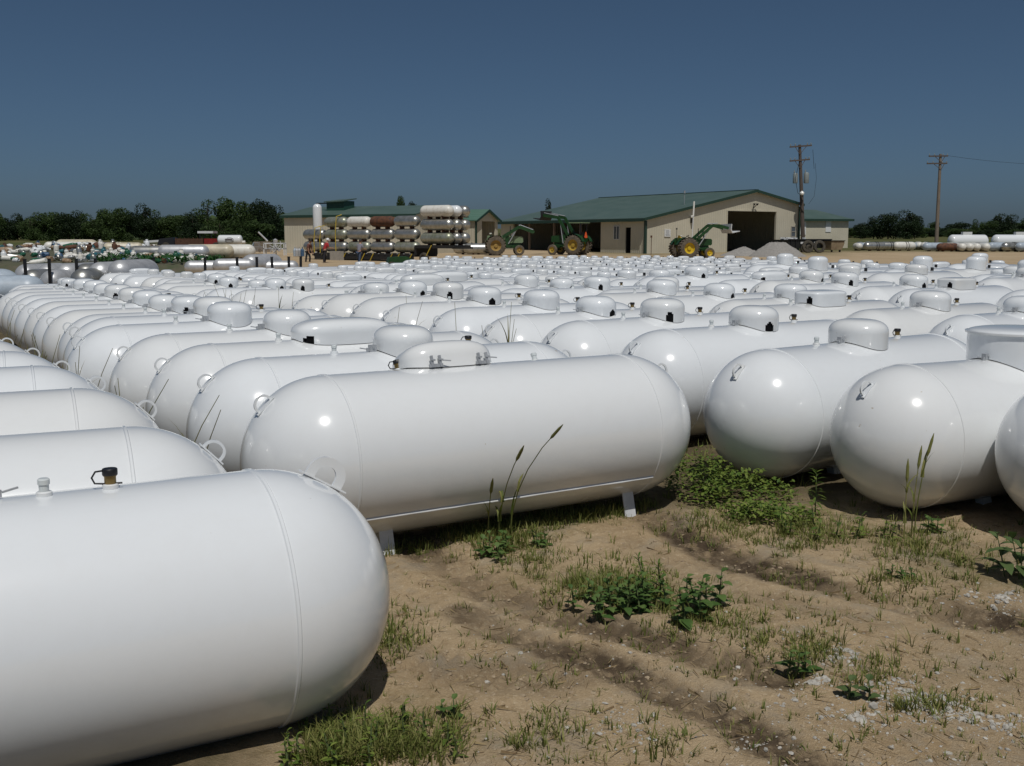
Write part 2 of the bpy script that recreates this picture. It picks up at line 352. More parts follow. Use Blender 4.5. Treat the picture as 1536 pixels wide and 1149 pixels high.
for nm, arr in (('damp', damp), ('soil', under), ('grassy', grassy), ('meadow', meadow)):
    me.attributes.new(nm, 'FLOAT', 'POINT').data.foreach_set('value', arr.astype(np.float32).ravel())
def ground_z(x, y):
    i = min(max(int(np.searchsorted(GX, x)) - 1, 0), nx_ - 2); j = min(max(int(np.searchsorted(GY, y)) - 1, 0), ny_ - 2)
    fx, fy = (x - GX[i]) / (GX[i + 1] - GX[i]), (y - GY[j]) / (GY[j + 1] - GY[j])
    return float((Z[j, i] * (1 - fx) + Z[j, i + 1] * fx) * (1 - fy) + (Z[j + 1, i] * (1 - fx) + Z[j + 1, i + 1] * fx) * fy)
def field(arr, x, y):
    i = min(max(int(np.searchsorted(GX, x)), 0), nx_ - 1); j = min(max(int(np.searchsorted(GY, y)), 0), ny_ - 1); return float(arr[j, i])

m = bpy.data.materials.new('sandy_ground'); m.use_nodes = True; n = m.node_tree; b = n.nodes['Principled BSDF']; b.inputs['Roughness'].default_value = .95; b.inputs['Specular IOR Level'].default_value = .15
geo = n.nodes.new('ShaderNodeNewGeometry')
def N(sc, det=6, ro=.65, vec=None):
    t = n.nodes.new('ShaderNodeTexNoise'); t.inputs['Scale'].default_value = sc; t.inputs['Detail'].default_value = det; t.inputs['Roughness'].default_value = ro
    n.links.new(vec or geo.outputs['Position'], t.inputs['Vector']); return t.outputs[0]
def MR(s, a, b_, c=0.0, d=1.0):
    t = n.nodes.new('ShaderNodeMapRange'); t.inputs[1].default_value = a; t.inputs[2].default_value = b_; t.inputs[3].default_value = c; t.inputs[4].default_value = d; n.links.new(s, t.inputs[0]); return t.outputs[0]
def MX(f, a, b_):
    t = n.nodes.new('ShaderNodeMix'); t.data_type = 'RGBA'
    for k, v in (('A', a), ('B', b_)):
        if isinstance(v, tuple): t.inputs[k].default_value = (*v, 1)
        else: n.links.new(v, t.inputs[k])
    n.links.new(f, t.inputs['Factor']); return t.outputs['Result']
def MT(op, a, b_):
    t = n.nodes.new('ShaderNodeMath'); t.operation = op; t.use_clamp = True
    for k, v in ((0, a), (1, b_)):
        if isinstance(v, (int, float)): t.inputs[k].default_value = v
        else: n.links.new(v, t.inputs[k])
    return t.outputs[0]
def AT(nm):
    t = n.nodes.new('ShaderNodeAttribute'); t.attribute_name = nm; return t.outputs['Fac']
c = MX(MR(N(.9), .35, .65), (0.505, 0.385, 0.240), (0.405, 0.297, 0.175))
c = MX(MR(N(.55, 4, .6), .5, .64, 0, .45), c, (0.282, 0.226, 0.147))
c = MX(MR(N(14, 8, .75), .50, .74), c, (0.280, 0.195, 0.106))
c = MX(MR(N(60, 4, .7), .55, .75), c, (0.664, 0.554, 0.382))
c = MX(MR(N(2.2, 7, .7), .52, .68), c, (0.374, 0.313, 0.228))
g2 = MT('MULTIPLY', AT('grassy'), MR(N(7, 8, .75), .36, .58))
c = MX(MT('MULTIPLY', g2, .85), c, MX(MR(N(25), .4, .6), (0.175, 0.130, 0.056), (0.113, 0.119, 0.034)))
c = MX(MT('MULTIPLY', AT('damp'), MR(N(9, 8, .75), .34, .52, .35, 1.0)), c, MX(MR(N(16), .35, .65), (0.056, 0.040, 0.025), (0.096, 0.068, 0.043)))
far_s = n.nodes.new('ShaderNodeSeparateXYZ'); n.links.new(geo.outputs['Position'], far_s.inputs[0])
c = MX(MT('MULTIPLY', MR(far_s.outputs[1], 26, 34), .9), c, MX(MR(N(.25, 7, .7), .35, .65), (.46, .36, .235), (.38, .285, .175)))
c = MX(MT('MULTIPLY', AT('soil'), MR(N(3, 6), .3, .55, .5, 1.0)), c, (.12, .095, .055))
mc = MX(MR(N(.06, 8, .7), .4, .6), (.065, .082, .026), (.115, .105, .045))
c = MX(MT('MULTIPLY', AT('meadow'), MR(N(.15, 8, .7), .25, .45, .75, 1.0)), c, mc)
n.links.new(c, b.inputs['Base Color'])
bp = n.nodes.new('ShaderNodeBump'); bp.inputs['Strength'].default_value = .85; bp.inputs['Distance'].default_value = .015
hh = n.nodes.new('ShaderNodeMath'); hh.operation = 'ADD'; n.links.new(N(38, 8, .75), hh.inputs[0]); n.links.new(N(140, 3, .6), hh.inputs[1])
n.links.new(hh.outputs[0], bp.inputs['Height']); n.links.new(bp.outputs[0], b.inputs['Normal'])
me.materials.append(m)
tag(link('ground', me), 'sandy yard with wheel ruts, worn grass and a meadow beyond', 'ground', kind='structure')
# ------------------------------------------------------------------ the propane tanks
TR_, TZ, TL = .476, .53, 1.045           # shell radius, axis height, half the straight length
def shell_mesh(name, seg, rings, bead=False, seam=False, R=TR_, z=TZ, lc=TL, flat=1.0, material='white'):
    prof = []
    for k in range(rings + 1):
        a = PI / 2 * k / rings; prof.append((max(R * math.sin(a), .002), -lc - R * flat * math.cos(a)))
    if bead: prof += [(R, -lc + .004), (R + .005, -lc + .008), (R + .005, -lc + .017), (R, -lc + .021)]
    nst = 6 if bead else 1
    for k in range(1, nst): prof.append((R, -lc + 2 * lc * k / nst))
    prof2 = [(r, -h) for r, h in prof[::-1]]
    if nst > 1: prof = prof[:len(prof) - (nst - 1)] + [(R, -lc + 2 * lc * k / nst) for k in range(1, nst)] + [(r, -h) for r, h in prof[:len(prof) - (nst - 1)]][::-1]
    else: prof = prof + prof2
    b = MB(); b.lathe(prof, seg, (0, 0, z), 'X')
    if seam:
        a = R_(-36); y, zz = -(R + .004) * math.cos(a), z + (R + .004) * math.sin(a)
        b.tube([(-lc + .02 + 2 * (lc - .02) * i / 24, y + rnd.uniform(-.001, .001), zz + rnd.uniform(-.0015, .0015)) for i in range(25)], .0085, 8)
    return b.mesh(name, M[material], smooth=50)

def dome_mesh(name, a, b, pw, crest, rnd_h, seg=96, hole=None, rings=8, skirt=0.006):
    """a sheet-metal cover: plan |x/a|^p+|y/b|^p=1, saddle-cut to the shell, crest above the tank's top; hole=(angle, half width, height) is cut out"""
    top = TZ + TR_ + crest; zs = top - rnd_h; v = []; f = []
    def rad(t):
        c_, s_ = abs(math.cos(t)), abs(math.sin(t)); return ((c_ / a) ** pw + (s_ / b) ** pw) ** (-1 / pw)
    levels = []
    for i in range(seg):
        t = 2 * PI * i / seg; r = rad(t); x, y = r * math.cos(t), r * math.sin(t)
        zb = TZ + math.sqrt(max(TR_ ** 2 - y * y, 0)) + skirt
        col = [(x, y, zb + (zs - zb) * q / rings) for q in range(rings + 1)]
        for q in range(1, 9):
            g = PI / 2 * q / 8; k = math.cos(g) ** .58 if q < 8 else .0
            k = max(k, .02); col.append((x * (.0 + k), y * k, zs + rnd_h * math.sin(g)))
        levels.append(col)
    nl = len(levels[0])
    for col in levels: v += col
    for i in range(seg):
        j = (i + 1) % seg; t = 2 * PI * (i + .5) / seg
        for q in range(nl - 1):
            if hole:
                dt = abs((t - hole[0] + PI) % (2 * PI) - PI)
                if q < hole[2] and dt < hole[1] * (1, .75, .45)[max(0, q - hole[2] + 3)]: continue
            f.append((i * nl + q, j * nl + q, j * nl + q + 1, i * nl + q + 1))
    m_ = MB(); m_.add(v, f); m_.add([(0, 0, top)], []); c_ = len(m_.v) - 1
    m_.f += [(i * nl + nl - 1, ((i + 1) % seg) * nl + nl - 1, c_) for i in range(seg)]
    return m_.mesh(name, M['white'], smooth=55)
def opening_shade_mesh(a, b, pw, hole, zs_):
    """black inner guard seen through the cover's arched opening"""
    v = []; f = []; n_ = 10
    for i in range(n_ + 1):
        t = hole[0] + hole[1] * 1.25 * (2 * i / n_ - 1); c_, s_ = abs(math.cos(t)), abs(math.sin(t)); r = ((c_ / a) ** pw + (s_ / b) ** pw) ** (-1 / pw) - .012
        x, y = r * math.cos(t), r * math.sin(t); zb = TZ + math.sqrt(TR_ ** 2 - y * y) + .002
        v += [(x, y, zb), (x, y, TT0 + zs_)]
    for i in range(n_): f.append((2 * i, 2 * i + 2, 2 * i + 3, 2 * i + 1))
    return MB().add(v, f).mesh('opening_shade', M['dark'])

MS = {}
TT0 = TZ + TR_
MS['shell_near'] = shell_mesh('shell', 96, 20, True)
MS['shell_seam'] = shell_mesh('shell', 96, 20, True, True)
MS['shell_mid'] = shell_mesh('shell', 64, 12)
MS['shell_far'] = shell_mesh('shell', 32, 7)
ROUND = (.202, .232, 2.2); HOOD = (.40, .20, 3.2); BOX = (.29, .20, 5.0); FLAT = (.36, .36, 2.0)
def hole_at(deg): return (R_(deg), .18, 6)
for k in range(4):
    hd = (-98, -114, -78, -40)[k]
    MS['round%d' % k] = dome_mesh('dome', *ROUND, (.172, .182, .162, .176)[k], (.105, .095, .115, .10)[k], hole=hole_at(hd) if k < 3 else None)
    MS['open%d' % k] = opening_shade_mesh(*ROUND, hole_at(hd), .045)
MS['tall'] = dome_mesh('dome', .235, .21, 2.3, .30, .11)
MS['hood'] = dome_mesh('hood', *HOOD, .155, .10, hole=(R_(206), .10, 6))
MS['openhood'] = opening_shade_mesh(*HOOD, (R_(206), .10, 6), .045)
MS['hoodplain'] = dome_mesh('hood', *HOOD, .155, .115)
MS['box'] = dome_mesh('hood', *BOX, .150, .04, hole=(R_(196), .12, 6))
MS['openbox'] = opening_shade_mesh(*BOX, (R_(196), .12, 6), .09)
MS['flatlid'] = dome_mesh('hood', .345, .335, 2.0, .215, .035)
b = MB(); b.lathe([(.349, TZ + TR_ + .168), (.356, TZ + TR_ + .170), (.356, TZ + TR_ + .182), (.349, TZ + TR_ + .184)], 64); MS['lidrim'] = b.mesh('lid_rim', M['white'], 40)
MS['roundlow'] = dome_mesh('dome', *ROUND, .16, .09, seg=24, rings=3)
MS['hoodlow'] = dome_mesh('hood', *HOOD, .155, .10, seg=28, rings=3)
MS['boxlow'] = dome_mesh('hood', *BOX, .150, .05, seg=28, rings=3)
def lug_mesh(name, ro, ri, th, sgn, ang=46):
    """horseshoe lifting eye welded on the crest of the head"""
    a = R_(ang); nx, nz = math.sin(a) * sgn, math.cos(a); bx, bz = (TL + TR_ * math.sin(a)) * sgn, TZ + TR_ * math.cos(a); tx, tz = nz * 1.0, -nx
    def P(u, v_, y): return (bx + tx * u + nx * v_, y, bz + tz * u + nz * v_)
    h0 = ro * .35; out = [(-ro, -.012)] + [(-ro * math.cos(PI * k / 12), h0 + ro * .9 * math.sin(PI * k / 12)) for k in range(13)] + [(ro, -.012)]
    inn = [(-ri, -.012)] + [(-ri * math.cos(PI * k / 12), h0 + ri * .9 * math.sin(PI * k / 12)) for k in range(13)] + [(ri, -.012)]
    k = len(out); v = [P(u, q, -th / 2) for u, q in out] + [P(u, q, -th / 2) for u, q in inn] + [P(u, q, th / 2) for u, q in out] + [P(u, q, th / 2) for u, q in inn]
    f = []
    for i in range(k - 1):
        f += [(i, i + 1, k + i + 1, k + i), (2 * k + i, 3 * k + i, 3 * k + i + 1, 2 * k + i + 1), (i, 2 * k + i, 2 * k + i + 1, i + 1), (k + i, k + i + 1, 3 * k + i + 1, 3 * k + i)]
    f += [(0, k, 3 * k, 2 * k), (k - 1, 3 * k - 1, 4 * k - 1, 2 * k - 1)]
    m_ = MB().add(v, f); m_.box((bx + nx * .003, 0, bz + nz * .003), (ro * 2.5, .04, .006), ax=Matrix(((tx, 0, nx), (0, 1, 0), (tz, 0, nz))))
    return m_.mesh(name, M['white'], 40)
MS['lugR'] = lug_mesh('lifting_lug', .054, .041, .012, 1); MS['lugL'] = lug_mesh('lifting_lug', .054, .041, .012, -1)
MS['lugplate'] = lug_mesh('lifting_lug', .080, .042, .014, 1, 31)
def leg_mesh(x, y, splay):
    zt = TZ - math.sqrt(TR_ ** 2 - y * y) + .04; m_ = MB(); s_ = 1 if y > 0 else -1
    q = MB(); q.box((0, 0, 0), (.085, .008, zt + .05)); q.box((.036 * splay, .03 * -s_, 0), (.008, .06, zt + .05)); rot = Matrix.Rotation(R_(14 * s_), 3, 'X')
    return MB().add([rot @ Vector(p) + Vector((x, y + s_ * .012, zt / 2 - .02)) for p in q.v], q.f).mesh('leg', M['greysteel'])
MS['legs'] = [leg_mesh(x_, sy * .265, 1 if x_ > 0 else -1) for x_ in (-.80, .92) for sy in (-1, 1)]; MS['legs_in'] = [leg_mesh(sx * .42, sy * .15, sx) for sx in (-1, 1) for sy in (-1, 1)]
TT = TZ + TR_
def filler_meshes():
    x = .53
    a = MB(); a.lathe([(.036, TT - .01), (.036, TT + .018), (.030, TT + .022)], 20, (x, 0, 0)); col = a.mesh('valve_collar', M['white'], 40)
    a = MB(); a.lathe([(.023, TT + .02), (.026, TT + .026), (.026, TT + .055), (.030, TT + .058), (.030, TT + .066)], 20, (x, 0, 0)); bod = a.mesh('filler_valve', M['brass'], 40)
    a = MB(); a.lathe([(.033, TT + .062), (.034, TT + .066), (.034, TT + .088), (.031, TT + .092)], 20, (x, 0, 0))
    a.tube([(x - .03, 0, TT + .084), (x - .062, 0, TT + .082), (x - .078, .004, TT + .055), (x - .066, .004, TT + .028), (x - .03, 0, TT + .024), (x + .05, -.012, TT + .022)], .0045, 6); cap = a.mesh('valve_cap', M['black'], 40)
    a = MB(); a.lathe([(.034, TT - .01), (.034, TT + .016), (.028, TT + .02)], 20, (-.52, 0, 0)); gc = a.mesh('gauge_collar', M['white'], 40)
    a = MB(); a.lathe([(.021, TT + .018), (.022, TT + .05), (.026, TT + .052), (.026, TT + .072), (.020, TT + .078)], 20, (-.52, 0, 0)); gl = a.mesh('gauge_cap', M['glass'], 40)
    a = MB(); a.box((x, 0, TT + .045), (.048, .045, .075)); low = a.mesh('filler_valve', M['black'])
    for me_, cx in ((col, x), (bod, x), (cap, x), (gc, -.52), (gl, -.52)):     # brought down to true size about their foot
        for q in me_.vertices: q.co = Vector((cx, 0, TT)) + (q.co - Vector((cx, 0, TT))) * .76
    return col, bod, cap, gc, gl, low
MS['fill'] = filler_meshes()
def latch_mesh(x):
    a = MB(); a.box((x, -.02, TT + .022), (.05, .035, .05)); a.box((x - .038, -.03, TT + .016), (.022, .012, .024)); a.tube([(x - .05, -.03, TT + .02), (x - .10, -.035, TT + .03)], .004, 6); a.tube([(x, -.045, TT + .03), (x, 0, TT + .03)], .008, 8)
    return a.mesh('latch', M['galv'])
MS['latch'] = latch_mesh(-.245)
def hood_latch(x):
    a = MB()
    for q in (-.035, .035):
        y = -.213; z0 = TZ + math.sqrt(TR_ ** 2 - y * y)
        a.box((x + q, y - .006, z0 + .045), (.018, .018, .07)); a.tube([(x + q - .02, y - .02, z0 + .055), (x + q + .02, y - .02, z0 + .05)], .006, 6)
    a.box((x, -.212, TZ + math.sqrt(TR_ ** 2 - .212 ** 2) + .02), (.12, .012, .02)); a.tube([(x + .05, -.225, TZ + .475), (x + .12, -.235, TZ + .465)], .004, 6)
    return a.mesh('latch', M['galv'])
MS['hlatch'] = [hood_latch(-.20), hood_latch(.22)]

